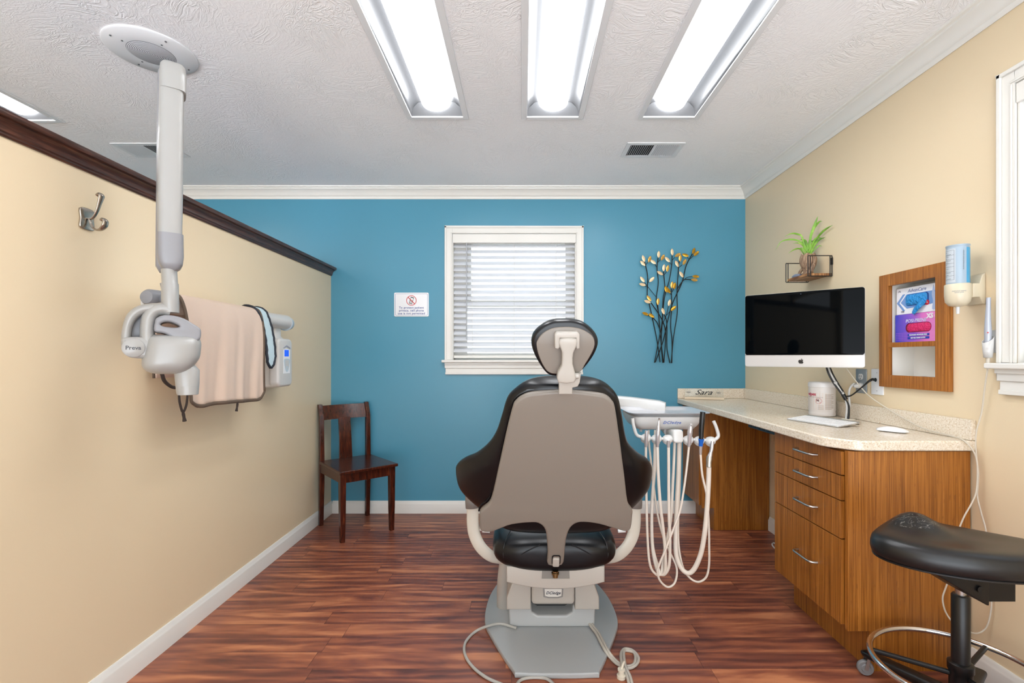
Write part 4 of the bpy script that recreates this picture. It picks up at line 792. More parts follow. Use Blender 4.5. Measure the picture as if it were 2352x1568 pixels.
for cx_ in (0.030, 0.232):
    for k in range(6): a = k*PI/6; mb.curve([[(cx_+0.017*math.cos(a)-0.0012*math.sin(a), 0.050+0.009*math.sin(a)+0.001*math.cos(a)), (cx_-0.017*math.cos(a)-0.0012*math.sin(a), 0.050-0.009*math.sin(a)+0.001*math.cos(a)), (cx_-0.017*math.cos(a)+0.0012*math.sin(a), 0.050-0.009*math.sin(a)-0.001*math.cos(a)), (cx_+0.017*math.cos(a)+0.0012*math.sin(a), 0.050+0.009*math.sin(a)-0.001*math.cos(a))]], 0.0006, 0, T @ Matrix.Translation((0,0,0.003)))
mb.build('rosettes', mat('grey_engraving', (150,146,136), 0.5), t)

# wipes canister
t = thing('wipes_canister', 'white wipes tub with red lettering on the counter under the computer', 'canister', (1.568, 2.53, ZT))
c0 = V(1.568, 2.53, ZT)
MB().lathe([(0.057,0.0005),(0.061,0.004),(0.062,0.012),(0.0605,0.018),(0.0605,0.026),(0.062,0.030),(0.062,0.140),(0.0605,0.150)], c0, n=48).build('tub', mat('tub_white', (232,226,222), 0.35), t, angle=60)
MB().lathe([(0.0605,0.149),(0.0635,0.151),(0.0635,0.168),(0.0625,0.172),(0.058,0.176),(0,0.178)], c0, n=48).build('lid', mat('lid_white', (236,233,232), 0.3), t, angle=40)
va = math.atan2(0-c0.y, 0-c0.x)                                  # direction towards the room
def wrap(rad, zc, a0=0.0):
    def f(p): a = va+a0+p.x/rad; return V(c0.x+math.cos(a)*(rad+p.z), c0.y+math.sin(a)*(rad+p.z), c0.z+zc+p.y)
    return f
def patch(x0, x1, y0, y1, rad=0.0622, a0=0.0, n=10):
    f = wrap(rad, 0, a0); mb_ = MB(); mb_.loft([[f(V(x0+(x1-x0)*k/n, y, 0)) for k in range(n+1)] for y in (y0, y1)], caps=False, closed=False); return mb_
patch(-0.085, 0.062, 0.034, 0.122).build('label', mat('label_cream', (232,222,214), 0.5), t)
MB().text('wipes', 0.0225, None, fn=wrap(0.0626, 0.114, -0.0535/0.0626), bold=0.0006, ext=0.0002).build('lettering', mat('magenta_red', (190,36,76), 0.5), t)
MB().text('DISINFECTING TOWELETTES', 0.0062, None, fn=wrap(0.0626, 0.0985, -0.035/0.0626), ext=0.0001).build('small_lettering', mat('label_grey', (170,150,140), 0.6), t)
mb = MB(); f = wrap(0.0627, 0.080, -0.015/0.0626)
for o_pair in ([circ(0,0,0.0148), circ(0,0,0.0136)], [[(-.0105,.0085),(.0095,-.0115),(.0105,-.0105),(-.0095,.0095)]]):
    cu = bpy.data.curves.new('tmp', 'CURVE'); cu.dimensions = '2D'; cu.fill_mode = 'BOTH'; cu.extrude = 0.0001
    for oo in o_pair:
        sp = cu.splines.new('POLY'); sp.points.add(len(oo)-1); sp.use_cyclic_u = True
        for i, p in enumerate(oo): sp.points[i].co = (p[0], p[1], 0, 1)
    mb.fromcurve(cu, None, f)
mb.build('symbol_ring', mat('symbol_red', (190,50,70), 0.5), t)
MB().text('H', 0.016, None, fn=wrap(0.0628, 0.082, -0.019/0.0626), bold=0.0006, ext=0.0001).build('symbol_letter', mat('symbol_maroon', (90,30,40), 0.5), t)
mb = MB()
for i in range(17):
    ll = patch(0.014, 0.058-0.012*((i*7) % 5 == 0), 0.038+i*0.0047, 0.0402+i*0.0047, 0.0626); mb.add(ll.v, ll.f)
for i in range(5):
    ll = patch(-0.018, 0.008, 0.036+i*0.005, 0.0376+i*0.005, 0.0626); mb.add(ll.v, ll.f)
mb.build('print_lines', mat('print_brown', (190,172,158), 0.6), t)

# keyboard and mouse
k0 = V(1.288, 2.36, ZT); kx = V(0.079,-0.276,0).normalized(); ky = V(-kx.y, kx.x, 0)
if ky.x < 0: ky = -ky
tl = math.radians(6); kyt = V(ky.x*math.cos(tl), ky.y*math.cos(tl), math.sin(tl)); T = frame(k0+V(0,0,0.003), kx, kyt)
if (T.to_3x3() @ V(0,0,1)).z < 0: T = frame(k0+kx*0.28+V(0,0,0.003), -kx, kyt)
t = thing('keyboard', 'slim white aluminium keyboard on the counter in front of the wipes tub', 'keyboard', (1.40, 2.25, ZT))
MB().curve([rrect(0,0.280,0,0.128,0.008)], 0.004, 0.001, T).build('base', mat('silver_aluminium', (212,212,212), 0.32, 0.8), t)
MB().cyl(T @ V(0.001,0.128,-0.003), T @ V(0.279,0.128,-0.003), 0.0078, n=20).build('battery_tube', mat('aluminium_tube', (206,200,192), 0.3, 0.9), t)
mb = MB(); rws = [14,14,14,13,12]
for r_ in range(6):
    n = 14; h = 0.016 if r_ < 5 else 0.009; y = 0.006+r_*0.0193
    wds = [0.0165]*n
    if r_ == 0: wds = [0.0165,0.0165,0.0165,0.021,0.092,0.021,0.0165,0.0165,0.0165,0.0165]
    gap = (0.272-sum(wds))/(len(wds)-1); x = 0.004
    for w2 in wds: mb.box(x, x+w2, y, y+h, 0.002, 0.0042, T); x += w2+gap
mb.build('keys', mat('key_white', (240,240,240), 0.4), t)
t = thing('computer_mouse', 'small white wireless mouse on the counter near its clipped corner', 'mouse', (1.515, 1.98, ZT))
md_ = V(0.6,-0.8,0).normalized(); mp = V(0.8,0.6,0)
mb = MB(); rs = []
for k in range(13):
    s_ = -1+k/6; L = 0.055; h = 0.021*(1-0.75*abs(s_)**2.2)+0.002; ww = 0.028*math.sqrt(max(0.02, 1-abs(s_)**4)); c = V(1.515,1.98,ZT+0.0035)+md_*L*s_
    rs.append([c+mp*ww*math.cos(PI*j/10)+V(0,0,1)*h*math.sin(PI*j/10)*0.8 for j in range(11)])
mb.loft(rs); mb.build('top_shell', mat('mouse_white', (240,240,240), 0.15, coat=0.5), t, angle=70)
mb = MB(); mb.loft([[V(1.515,1.98,z)+md_*0.052*s_*math.cos(2*PI*j/24)+mp*0.025*s_*math.sin(2*PI*j/24) for j in range(24)] for z, s_ in ((ZT+.0006,.9),(ZT+.003,1),(ZT+.0045,1.02))]); mb.build('base', mat('aluminium_base', (180,180,180), 0.3, 0.8), t)

# all-in-one computer
pL, pR = V(1.166,2.53,0), V(1.560,2.20,0); ux = (pR-pL).normalized(); Wd = (pR-pL).length; T = frame((pL.x,pL.y,1.111), ux, (0,0,1))
t = thing('desktop_computer', 'all-in-one computer with black screen and silver chin above the counter', 'computer', (1.42, 2.42, 1.11))
MB().curve([rrect(0,Wd,0,0.370,0.012)], 0.008, 0.0015, T @ Matrix.Translation((0,0,-0.002)), res=3).build('aluminium_shell', mat('shell_silver', (198,196,194), 0.3, 0.2), t, angle=50)
mb = MB(); mb.loft([[T @ V(Wd/2+x*s_, 0.185+y*s_, d) for x, y in rrect(-Wd/2+.004,Wd/2-.004,-.181,.181,.02)] for s_, d in ((1,-.006),(.93,-.012),(.7,-.024),(.35,-.034),(.1,-.036))]); mb.build('rear_cover', mat('shell_silver'), t, angle=80)
MB().curve([rrect(0.001,Wd-0.001,0.060,0.369,0.011)], 0.002, 0.0005, T @ Matrix.Translation((0,0,0.0028))).build('screen_glass', mat('screen_black', (3,5,7), 0.05, spec=0.06), t, angle=50)
MB().curve([rrect(0,Wd,0.0595,0.0605,0.0004)], 0.001, 0, T @ Matrix.Translation((0,0,0.0035))).build('chin_edge', mat('edge_grey', (70,70,60), 0.4), t)
ap_ = [(0,-.0125),(.004,-.0115),(.0075,-.0125),(.011,-.009),(.0135,-.0035),(.0105,-.001),(.0095,.004),(.0125,.0085),(.009,.0108),(.004,.0098),(0,.0085),(-.004,.0102),(-.0085,.0105),(-.0125,.006),(-.0135,0),(-.0115,-.0065),(-.0075,-.0118),(-.004,-.0115)]
mb = MB(); mb.curve([[(x*0.82, y*0.82) for x, y in ap_]], 0.0008, 0, T @ Matrix.Translation((Wd/2,0.0275,0.0028)), smooth_outline=3)
mb.curve([[(x*0.82, y*0.82) for x, y in [(.0,.0105),(.0010,.0150),(.0060,.0178),(.0058,.0140),(.0035,.0112)]]], 0.0008, 0, T @ Matrix.Translation((Wd/2,0.0275,0.0028)), smooth_outline=2); mb.build('fruit_emblem', mat('emblem_black', (24,22,22), 0.3), t)
mb = MB(); mb.curve([circ(Wd/2,0.358,0.0022)], 0.001, 0, T @ Matrix.Translation((0,0,0.0038))); mb.build('camera_dot', mat('camera_grey', (60,70,84), 0.2), t)
bk = T @ V(Wd/2, 0.185, -0.036); mb = MB(); mb.cyl(bk, bk-V(-.05,-.06,0), 0.03); mb.tube([bk-V(-.05,-.06,0), V(1.52,2.60,1.30), V(1.645,2.66,1.30)], 0.018, sm=False); mb.box(1.645, 1.6595, 2.61, 2.71, 1.22, 1.38); mb.build('wall_arm', mat('dark_arm', (40,40,42), 0.4), t)
# cables
t = thing('cable_bundle', 'black and white computer cables tied together, dropping to a white grommet', 'cable', (1.585, 2.36, ZT))
def cab(pts, r, m, nm='cable', par=None): return MB().tube(pts, r, n=10).build(nm, m, par if par else t)
cab([P(1897,838,2.40), P(1903,858,2.39), P(1915,880,2.385), P(1930,900,2.375), P(1940,915,2.37), P(1949,930,2.36), P(1950,948,2.355), (1.585,2.352,ZT)], 0.0042, BLK)
cab([P(1904,838,2.42), P(1912,858,2.40), P(1924,880,2.39), P(1938,902,2.38), P(1943,915,2.38)], 0.0045, BLK)
cab([P(1900,838,2.41), P(1908,858,2.392), P(1920,880,2.386), P(1934,902,2.376), P(1941,915,2.37), P(1945,935,2.365), (1.581,2.362,ZT)], 0.0045, PLW)
mb = MB()
for q_ in (P(1918,878,2.385), P(1935,903,2.376)): mb.tube([q_+V(-.004,0,.004), q_+V(.004,0,-.006)], 0.0085, n=12, sm=False)
mb.build('cable_tie', PLW, t); MB().tube([P(1936,905,2.374), P(1943,917,2.37)], 0.0095, n=12, sm=False).build('wrap', BLK, t)
MB().lathe([(0.030,0.0002),(0.030,0.003),(0.026,0.005),(0.018,0.005)], (1.590,2.358,ZT), n=32).build('grommet', mat('grommet_cream', (228,220,202), 0.4), t)
t2 = tag(cab([P(1942,910,2.37), P(1955,908,2.35), P(1975,893,2.30), P(1995,876,2.27), P(2008,872,2.262), V(1.645,2.257,1.052)], 0.0036, BLK, 'black_video_cable', None) if False else MB().tube([P(1942,910,2.37), P(1955,908,2.35), P(1975,893,2.30), P(1995,876,2.26), P(2004,871,2.262), V(1.640,2.256,1.054)], [0.0034,0.0034,0.0034,0.0036,0.006,0.006,0.006], n=10).build('black_video_cable', BLK), 'black cable curving from the cable bundle into the white wall plate', 'cable')
def plate_frame(y, z): return frame((XR-0.003, y, z), (0,-1,0), (0,0,1))
t = thing('power_outlet', 'steel-coloured double outlet plate on the right wall, below the computer corner', 'outlet', (XR, 2.36, 0.98))
T = plate_frame(2.362, 1.043)
MB().curve([rrect(-0.037,0.037,-0.059,0.059,0.005)], 0.006, 0.002, T).build('wall_plate', mat('gunmetal_plate', (140,146,150), 0.4, 0.3), t)
for zz in (0.022, -0.022):
    MB().curve([rrect(-0.015,0.015,zz-0.014,zz+0.014,0.010)], 0.003, 0.0008, T @ Matrix.Translation((0,0,0.004))).build('socket', PLW, t)
mb = MB(); mb.curve([rrect(-.008,-.006,.020,.029,.0008)], .001, 0, T @ Matrix.Translation((0,0,.0058))); mb.curve([rrect(.005,.007,.020,.029,.0008)], .001, 0, T @ Matrix.Translation((0,0,.0058))); mb.curve([circ(0,.013,.0024,10)], .001, 0, T @ Matrix.Translation((0,0,.0058))); mb.build('socket_slots', BLK, t)
t = thing('power_plug', 'white plug in the lower outlet socket with thick white lead to the counter', 'plug', (1.64, 2.36, 1.0))
q = V(XR-0.010, 2.362, 1.021); mb = MB(); mb.tube([q, q-V(.012,0,0), q-V(.03,-.004,.002)], [.014,.013,.008], n=14, sm=False); mb.build('plug_body', PLW, t)
MB().tube([q-V(.028,-.004,.002), P(1962,881,2.37), P(1953,890,2.37), P(1950,905,2.375), P(1951,930,2.375), (1.594,2.37,ZT+0.001)], 0.005, n=10).build('lead', PLW, t)
t = thing('blank_wall_plate', 'white blank plate with cable hole on the wall beside the wooden glove frame', 'wall plate', (XR, 2.256, 0.985))
T = plate_frame(2.255, 1.045)
MB().curve([rrect(-0.037,0.037,-0.060,0.060,0.003)], 0.006, 0.001, T).build('plate', mat('plate_white', (226,228,232), 0.3), t)
MB().curve([circ(-0.009,0.009,0.009)], 0.0012, 0, T @ Matrix.Translation((0,0,0.0035))).build('cable_hole', BLK, t)
mb = MB(); mb.curve([circ(0,0.042,0.0025,10)], 0.001, 0, T @ Matrix.Translation((0,0,0.0033))); mb.curve([circ(0,-0.042,0.0025,10)], 0.001, 0, T @ Matrix.Translation((0,0,0.0033))); mb.build('screws', PLG, t)

# ------------------------------------------------------------------ glove niche
t = thing('glove_niche', 'bamboo-framed wall niche with two openings, holding glove boxes', 'wall niche', (XR, 2.043, 1.025))
T = frame((XR-0.0095, 2.043, 1.278), (0,-1,0), (0,0,1))
MB().curve([rrect(-0.182,0.182,-0.252,0.254,0.001,1), rrect(-0.125,0.120,-0.053,0.201,0.001,1), rrect(-0.125,0.120,-0.198,-0.074,0.001,1)], 0.018, 0.001, T).build('frame', BAMBOO, t, angle=20)
mb = MB(); X0, X1 = XR+0.002, XR+0.105; a, b = 1.907, 2.184
for zz0, zz1 in ((1.062,1.068),(1.207,1.222),(1.488,1.494)): mb.box(X0, X1, a, b, zz0, zz1)
mb.box(X0, X1, a, a+0.006, 1.068, 1.488); mb.box(X0, X1, b-0.006, b, 1.068, 1.488); mb.box(X1, X1+0.006, a, b, 1.062, 1.494); mb.build('white_liner', mat('liner_white', (236,234,228), 0.5), t)
for z0, z1, lb, nm in ((1.2225,1.347,'violet-to-pink glove box with magenta opening, lower one in the wall niche',0),(1.3475,1.462,'white and blue glove box with a blue glove hanging out, upper one in the niche',1)):
    t = thing('glove_box', lb, 'glove box', (XR+0.05, 2.04, z0), group='glove boxes in the wall niche')
    ya, yb = (1.915, 2.168) if nm == 0 else (1.918, 2.160); XF = XR+0.012; T = frame((XF-0.0004, (ya+yb)/2, (z0+z1)/2), (0,-1,0), (0,0,1))
    if nm == 0:
        g = NT('violet_pink_print', rough=0.35); s_ = g.n('SeparateXYZ'); g.l(g.coords(), s_.inputs[0])
        gg = g.math('MULTIPLY_ADD', s_.outputs[1], -4.0, g.math('MULTIPLY_ADD', g.noise(g.coords(), 14, 2), 0.25, 0.38)); g.color(g.ramp(gg, [(0.05,(70,74,196)),(0.40,(150,96,206)),(0.62,(222,120,196)),(0.95,(236,150,214))]))
        MB().box(XF, XF+0.085, ya, yb, z0, z1).build('carton', g.m, t, bevel=0.001, seg=1)
        o = rrect(-0.066,0.066,-0.018,0.022,0.019)
        MB().curve([o], 0.001, 0, T).build('opening', mat('dark_magenta', (110,14,50), 0.6), t)
        mb = MB(); puff(mb, [(p[0]*0.95+0.003, p[1]*0.92) for p in o], [(1,0.0),(0.9,0.0035),(0.6,0.006),(0.2,0.007)], T); mb.build('glove_edge', mat('magenta_glove', (214,36,104), 0.45, bump=(120,1.0,0.008)), t)
        MB().text('POSI-PRENE', 0.0205, T @ Matrix.Translation((-0.012,0.031,0.0008)), shear=0.15, bold=0.0002).build('lettering', mat('silver_ink', (205,205,232), 0.4), t)
        MB().text('XS', 0.027, T @ Matrix.Translation((0.060,0.045,0.0008)), bold=0.0012).build('size_lettering', mat('white_ink', (238,236,240), 0.4), t)
        mb = MB(); mb.curve([rrect(-.056,.056,-.0345,-.025,.001)], .0012, 0, T); mb.curve([rrect(-.056,.056,-.0475,-.038,.001)], .0012, 0, T); mb.build('blue_bars', mat('bar_blue', (40,66,176), 0.4), t)
        MB().text('TEXTURED POWDER FREE\nBETTER THAN LATEX', 0.0078, T @ Matrix.Translation((0,-0.0363,0.0012)), bold=0.0002, line=1.65).build('small_lettering', mat('white_ink'), t)
        mb = MB()
        for i in range(11):
            for j in range(5): mb.curve([circ(-0.118+i*0.0085,-0.050+j*0.0075,0.0016,6)], 0.0008, 0, T)
        mb.build('dot_pattern', mat('dot_violet', (186,110,214), 0.4), t)
        mb = MB(); mb.curve([circ(.092,.045,.0105,20), circ(.092,.045,.0092,20)], .0012, 0, T); mb.curve([[(.0853,.0393),(.0863,.0383),(.0987,.0507),(.0977,.0517)]], .0012, 0, T); mb.build('crossed_circle', mat('white_ink'), t)
    else:
        MB().box(XF, XF+0.085, ya, yb, z0, z1).build('carton', mat('carton_white', (232,234,242), 0.35), t, bevel=0.001, seg=1)
        LB = mat('carton_blue', (112,150,206), 0.4)
        mb = MB(); mb.curve([[(-.118,-.006),(-.084,.030),(-.072,.030),(-.104,-.006),(-.072,-.042),(-.084,-.042)]], .0009, 0, T); mb.curve([[(-.096,-.006),(-.062,.028),(.118,.028),(.118,-.018),(.060,-.026),(-.062,-.034)]], .0008, 0, T); mb.build('blue_band', LB, t)
        MB().curve([rrect(-0.068,0.052,-0.024,0.026,0.014)], 0.0012, 0, T).build('opening', mat('deep_blue_hole', (24,70,140), 0.5), t)
        mb = MB(); puff(mb, [(p[0]*0.94-0.005, p[1]*0.9+.001) for p in rrect(-0.068,0.052,-0.024,0.026,0.014)], [(1,.0006),(.88,.004),(.55,.007),(.2,.008)], T); GB = mat('blue_glove', (40,148,222), 0.4, bump=(90,1.0,0.012)); mb.build('glove_edge', GB, t)
        MB().tube([T @ V(.036,-.008,.006), T @ V(.018,-.026,.010), T @ V(-.004,-.042,.009), T @ V(-.022,-.058,.005)], [.013,.013,.012,.011,.009], n=12, flat=0.35, up=(-1,0,0)).build('hanging_glove', GB, t)
        MB().text('AdvanCare', 0.021, T @ Matrix.Translation((-0.010,0.041,0.0006)), shear=0.3).build('lettering', mat('steel_blue_ink', (130,140,178), 0.5), t)
        MB().text('100', 0.013, T @ Matrix.Translation((-0.086,-0.046,0.0006))).build('count_lettering', mat('navy_grey_ink', (80,86,110), 0.5), t)
        mb = MB(); mb.curve([circ(0.044,-0.018,0.0105)], 0.0014, 0, T @ Matrix.Translation((0,0,.001))); mb.build('size_dot', mat('dot_red', (200,28,44), 0.4), t)
        MB().text('XL', 0.010, T @ Matrix.Translation((0.044,-0.018,0.0022))).build('size_lettering', mat('white_ink'), t)
        mb = MB(); mb.curve([[(.068,-.048),(.072,-.015),(.066,.012),(.070,.034),(.074,.050),(.079,.034),(.081,.020),(.090,.026),(.098,.014),(.094,-.008),(.086,-.024),(.088,-.048)]], .0014, 0, T, smooth_outline=3); mb.build('hand_print', mat('hand_blue_grey', (166,182,216), 0.4), t)
        mb = MB()
        for k in range(5):
            a = math.radians(20+k*35); mb.curve([[(-.104+.004*math.cos(a)-.001*math.sin(a), .040+.004*math.sin(a)+.001*math.cos(a)), (-.104+.010*math.cos(a), .040+.010*math.sin(a)), (-.104+.004*math.cos(a)+.001*math.sin(a), .040+.004*math.sin(a)-.001*math.cos(a))]], .0009, 0, T)
        mb.build('emblem', mat('navy_grey_ink'), t)
t = MB().tube([(XR+.020,2.06,1.0735),(XR+.020,2.02,1.0745),(XR+.022,1.99,1.0745),(XR+.024,1.93,1.0735),(XR+.024,1.915,1.0735)], [.0045,.0055,.0045,.0065,.0055], n=12).build('navy_pen', mat('navy_plastic', (34,52,100), 0.4))
tag(t, 'navy blue pen lying in the lower opening of the wall niche', 'pen')

# ------------------------------------------------------------------ sanitizer dispenser
c0 = V(1.590, 1.765, 0)
t = thing('sanitizer_dispenser', 'cream wall bracket dispenser between the wooden niche and the right-hand window', 'dispenser', (1.62, 1.765, 1.33)); CR = mat('cream_plastic', (208,197,172), 0.35)
MB().lathe([(0.006,1.343),(0.026,1.348),(0.036,1.362),(0.0385,1.385),(0.0385,1.424),(0.0365,1.426),(0.0355,1.42)], c0, n=40).build('cup', CR, t, angle=60)
mb = MB(); mb.curve([[(0,1.35),(.012,1.352),(.022,1.375),(.045,1.375),(.045,1.425),(.022,1.425),(.012,1.455),(0,1.462)]], 0.070, 0.003, frame((XR-0.001, 1.765, 0), (-1,0,0), (0,0,1))); mb.build('bracket', CR, t, angle=40)
MB().lathe([(0.005,1.318),(0.006,1.345)], c0, n=14).build('nozzle', mat('clear_white'), t)
t2 = t
T = frame(c0+V(0,0,1.40), (1,0,0), (0,1,0))
va = math.atan2(-c0.y, -c0.x)
def wr2(rad, zc, a0=0.0):
    def f(p): a = va+a0+p.x/rad; return V(c0.x+math.cos(a)*(rad+p.z), c0.y+math.sin(a)*(rad+p.z), zc+p.y)
    return f
MB().text('INSTANT HAND\nSANITIZER', 0.0055, None, fn=wr2(0.0388, 1.395, 0.1), ext=0.0001).build('lettering', mat('bracket_ink', (120,130,140), 0.5), t)
t = thing('sanitizer_bottle', 'upturned pale blue bottle with printed table standing in the cream dispenser', 'bottle', (c0.x, c0.y, 1.40))
MB().lathe([(0.020,1.375),(0.032,1.39),(0.0335,1.43),(0.0335,1.556),(0.0325,1.560),(0.0345,1.562),(0.0345,1.567),(0.031,1.567),(0,1.562)], c0, n=40).build('bottle_body', mat('bottle_grey_blue', (158,176,190), 0.3), t, angle=60)
def pat2(x0, x1, y0, y1, rad=0.0337, n=10):
    f = wr2(rad, 0); return MB().loft([[f(V(x0+(x1-x0)*k/n, y, 0)) for k in range(n+1)] for y in (y0, y1)], caps=False, closed=False)
pat2(-0.052, -0.006, 1.43, 1.553).build('white_label', mat('label_white', (186,194,200), 0.4), t)
pat2(0.026, 0.060, 1.428, 1.555).build('blue_stripe', mat('stripe_blue', (72,158,200), 0.3), t)
mb = MB()
def ad(*a): q_ = pat2(*a); mb.add(q_.v, q_.f)
for z in (1.440,1.455,1.470,1.488,1.500,1.515,1.530,1.547): ad(-0.048, -0.010, z, z+0.0008, 0.0339)
for x in (-0.048, -0.0108): ad(x, x+0.0008, 1.440, 1.5478, 0.0339)
for i in range(14): ad(-0.045, -0.020-0.008*((i*5) % 3), 1.4435+i*0.0074, 1.4446+i*0.0074, 0.0339)
mb.build('printed_table', mat('table_ink', (90,98,104), 0.5), t)
tx = MB().text('alcohol based hand sanitizer', 0.0062, None, fn=lambda p: wr2(0.0339, 0)(V(0.016-p.y, 1.51+p.x, p.z)), ext=0.0001); tx.build('side_lettering', mat('table_ink'), t)

# intraoral camera in holder
t = thing('camera_holder', 'white cup holder stuck on the wall left of the right-hand window', 'holder', (1.645, 1.690, 1.15)); c1 = V(1.628, 1.690, 0)
mb = MB(); mb.loft([[V(c1.x+(0.012+0.002*k)*math.cos(a), c1.y+(0.012+0.002*k)*math.sin(a), z+0.012*math.cos(a)*(k == 2)) for a in [2*PI*j/24 for j in range(24)]] for k, z in ((0,1.158),(1,1.18),(2,1.222))], caps=False)
ob = mb.build('cup', PLW, t, angle=80); md = ob.modifiers.new('solid', 'SOLIDIFY'); md.thickness = 0.0015; md.offset = 1
MB().curve([rrect(-0.014,0.014,-0.040,0.040,0.008)], 0.014, 0.003, frame((XR-0.0075, 1.688, 1.215), (0,-1,0), (0,0,1))).build('back_plate', PLW, t, angle=50)
t = thing('intraoral_camera', 'slim silver-white camera wand standing in its wall holder, cord hanging down', 'camera wand', (c1.x, c1.y, 1.15))
MB().tube([c1+V(0,0,1.163), c1+V(0,0,1.20), c1+V(0,0,1.25), c1+V(0,0,1.29), c1+V(.001,0,1.33), c1+V(.002,0,1.368)], [.0085,.0095,.0105,.0085,.0068,.0066], n=18).build('wand', mat('wand_silver', (178,183,194), 0.3, 0.2), t)
MB().tube([c1+V(0,0,1.163), c1+V(0,0,1.148), c1+V(0,0,1.118)], [.0065,.006,.004], n=12, sm=False).build('strain_relief', CORD, t)
MB().text('+', 0.010, frame(c1+V(-.0085,-.0085,1.245), (0.70,-0.71,0), (0,0,1)), bold=.0004).build('red_mark', RED, t)
def PX(px, py, X): return P(px, py, X*FPX/(px-CX))
MB().tube([c1+V(0,0,1.12), PX(2268,850,1.632), PX(2262,890,1.64), PX(2256,940,1.645), PX(2250,965,1.645), PX(2243,990,1.64), PX(2241,1020,1.637), PX(2243,1050,1.64), PX(2247,1085,1.64), PX(2246,1115,1.64), PX(2245,1140,1.64), PX(2253,1175,1.64), PX(2264,1215,1.645), PX(2270,1260,1.65), PX(2275,1340,1.65), PX(2277,1390,1.65), PX(2270,1430,1.648), PX(2258,1448,1.64), PX(2240,1454,1.60), PX(2215,1446,1.55), PX(2190,1430,1.50), PX(2172,1405,1.48), PX(2165,1375,1.47), PX(2172,1350,1.48), PX(2190,1300,1.50), PX(2200,1240,1.53), PX(2203,1215,1.545), PX(2215,1185,1.57), PX(2232,1155,1.60), PX(2242,1130,1.625), PX(2245,1090,1.635), PX(2243,1055,1.63), PX(2232,1030,1.618), PX(2210,1009,1.61), PX(2180,1000,1.622), PX(2120,983,1.628), PX(2060,951,1.625), PX(2000,912,1.62), PX(1970,880,1.60), PX(1944,846,1.57)], 0.0026, n=8, k=4).build('cord', CORD, t)

# ------------------------------------------------------------------ wall shelf with plant
t = thing('wall_shelf', 'small wooden shelf with black wire sides above the computer', 'shelf', (1.6, 2.69, 1.59))
def shelfwood():
    g = NT('rustic_wood', rough=0.5); a = g.noise(g.coords((40,3,3), (0,0,0.6)), 2.5, 3, 0.8); g.color(g.ramp(a, [(0.3,(92,58,32)),(0.5,(140,94,56)),(0.75,(196,150,100))])); return g.m
MB().box(1.533, 1.658, 2.592, 2.796, 1.598, 1.611).build('board', shelfwood(), t, bevel=0.0015)
for y in (2.586, 2.802):
    mb = MB(); r_ = 0.0025
    for a_, b_ in (((1.528,y,1.594),(1.528,y,1.703)), ((1.656,y,1.594),(1.656,y,1.703)), ((1.528,y,1.703),(1.656,y,1.703)), ((1.528,y,1.594),(1.656,y,1.594)), ((1.540,y,1.594),(1.540,y,1.703)), ((1.646,y,1.594),(1.646,y,1.703))): mb.tube([a_, b_], r_, n=8, sm=False)
    mb.build('wire_side', BLKM, t)
    MB().box(1.652, 1.6595, y-0.006, y+0.006, 1.655, 1.693).build('wall_tab', BLKM, t, bevel=0.002)
pc = V(1.596, 2.70, 1.6115)
t = thing('plant_pot', 'brown bark-textured planter pot on the small wall shelf', 'plant pot', pc)
g = NT('carved_bark', rough=0.7); a = g.noise(g.coords((60,60,6)), 2.2, 4, 0.6); g.color(g.ramp(a, [(0.3,(84,64,50)),(0.5,(142,114,92)),(0.72,(178,152,122))])); g.bump(a, 0.8, 0.004)
mb = MB(); rs = []
for z, r_ in ((0.001,.020),(0.006,.026),(0.018,.026),(0.028,.024),(0.040,.029),(0.060,.038),(0.080,.043),(0.098,.042),(0.112,.037),(0.122,.034),(0.120,.030),(0.108,.028)):
    rs.append([pc+V(r_*math.cos(2*PI*j/40)*(1+.03*math.sin(7*2*PI*j/40)), r_*math.sin(2*PI*j/40)*(1+.03*math.sin(7*2*PI*j/40)), z+(0.004*math.sin(5*2*PI*j/40) if z > .11 else 0)) for j in range(40)])
mb.loft(rs); mb.build('pot_body', g.m, t, angle=80)
for s_, o2 in ((-1, 0), (1, 0.01)):
    MB().tube([pc+V(-.01,-s_*.020,.014), pc+V(-.02,-s_*.045,.010), pc+V(-.012,-s_*.062,.030+o2), pc+V(.0,-s_*.056,.052+o2), pc+V(.006,-s_*.050,.075+o2), pc+V(.006,-s_*.052,.095+o2)], [.010,.011,.008,.009,.007,.009,.008], n=10).build('root_handle', g.m, t, angle=80)
MB().tube([pc+V(-.030,.02,.008), pc+V(-.040,.05,.010), pc+V(-.040,.075,.006)], [.009,.012,.010], n=10).build('root_foot', mat('blue_grey_glaze', (120,130,150), 0.3), t)
tpl = thing('spider_plant', 'green spider plant with arching leaves growing in the brown pot', 'plant', pc+V(0,0,.112))
g = NT('spider_leaf', rough=0.45); a = g.noise(g.coords(), 18, 2); g.color(g.ramp(a, [(0.3,(84,128,38)),(0.55,(126,176,58)),(0.75,(178,208,110))]))
def PS(px, py, d=0.0): return P(px, py, 2.70+d)
vo = (1760, 480); q_ = lambda x, y, d=0: P(vo[0]+x/8.71, vo[1]+y/8.71, min(2.70+d, 1.643*FPX/(vo[0]+x/8.71-CX)))
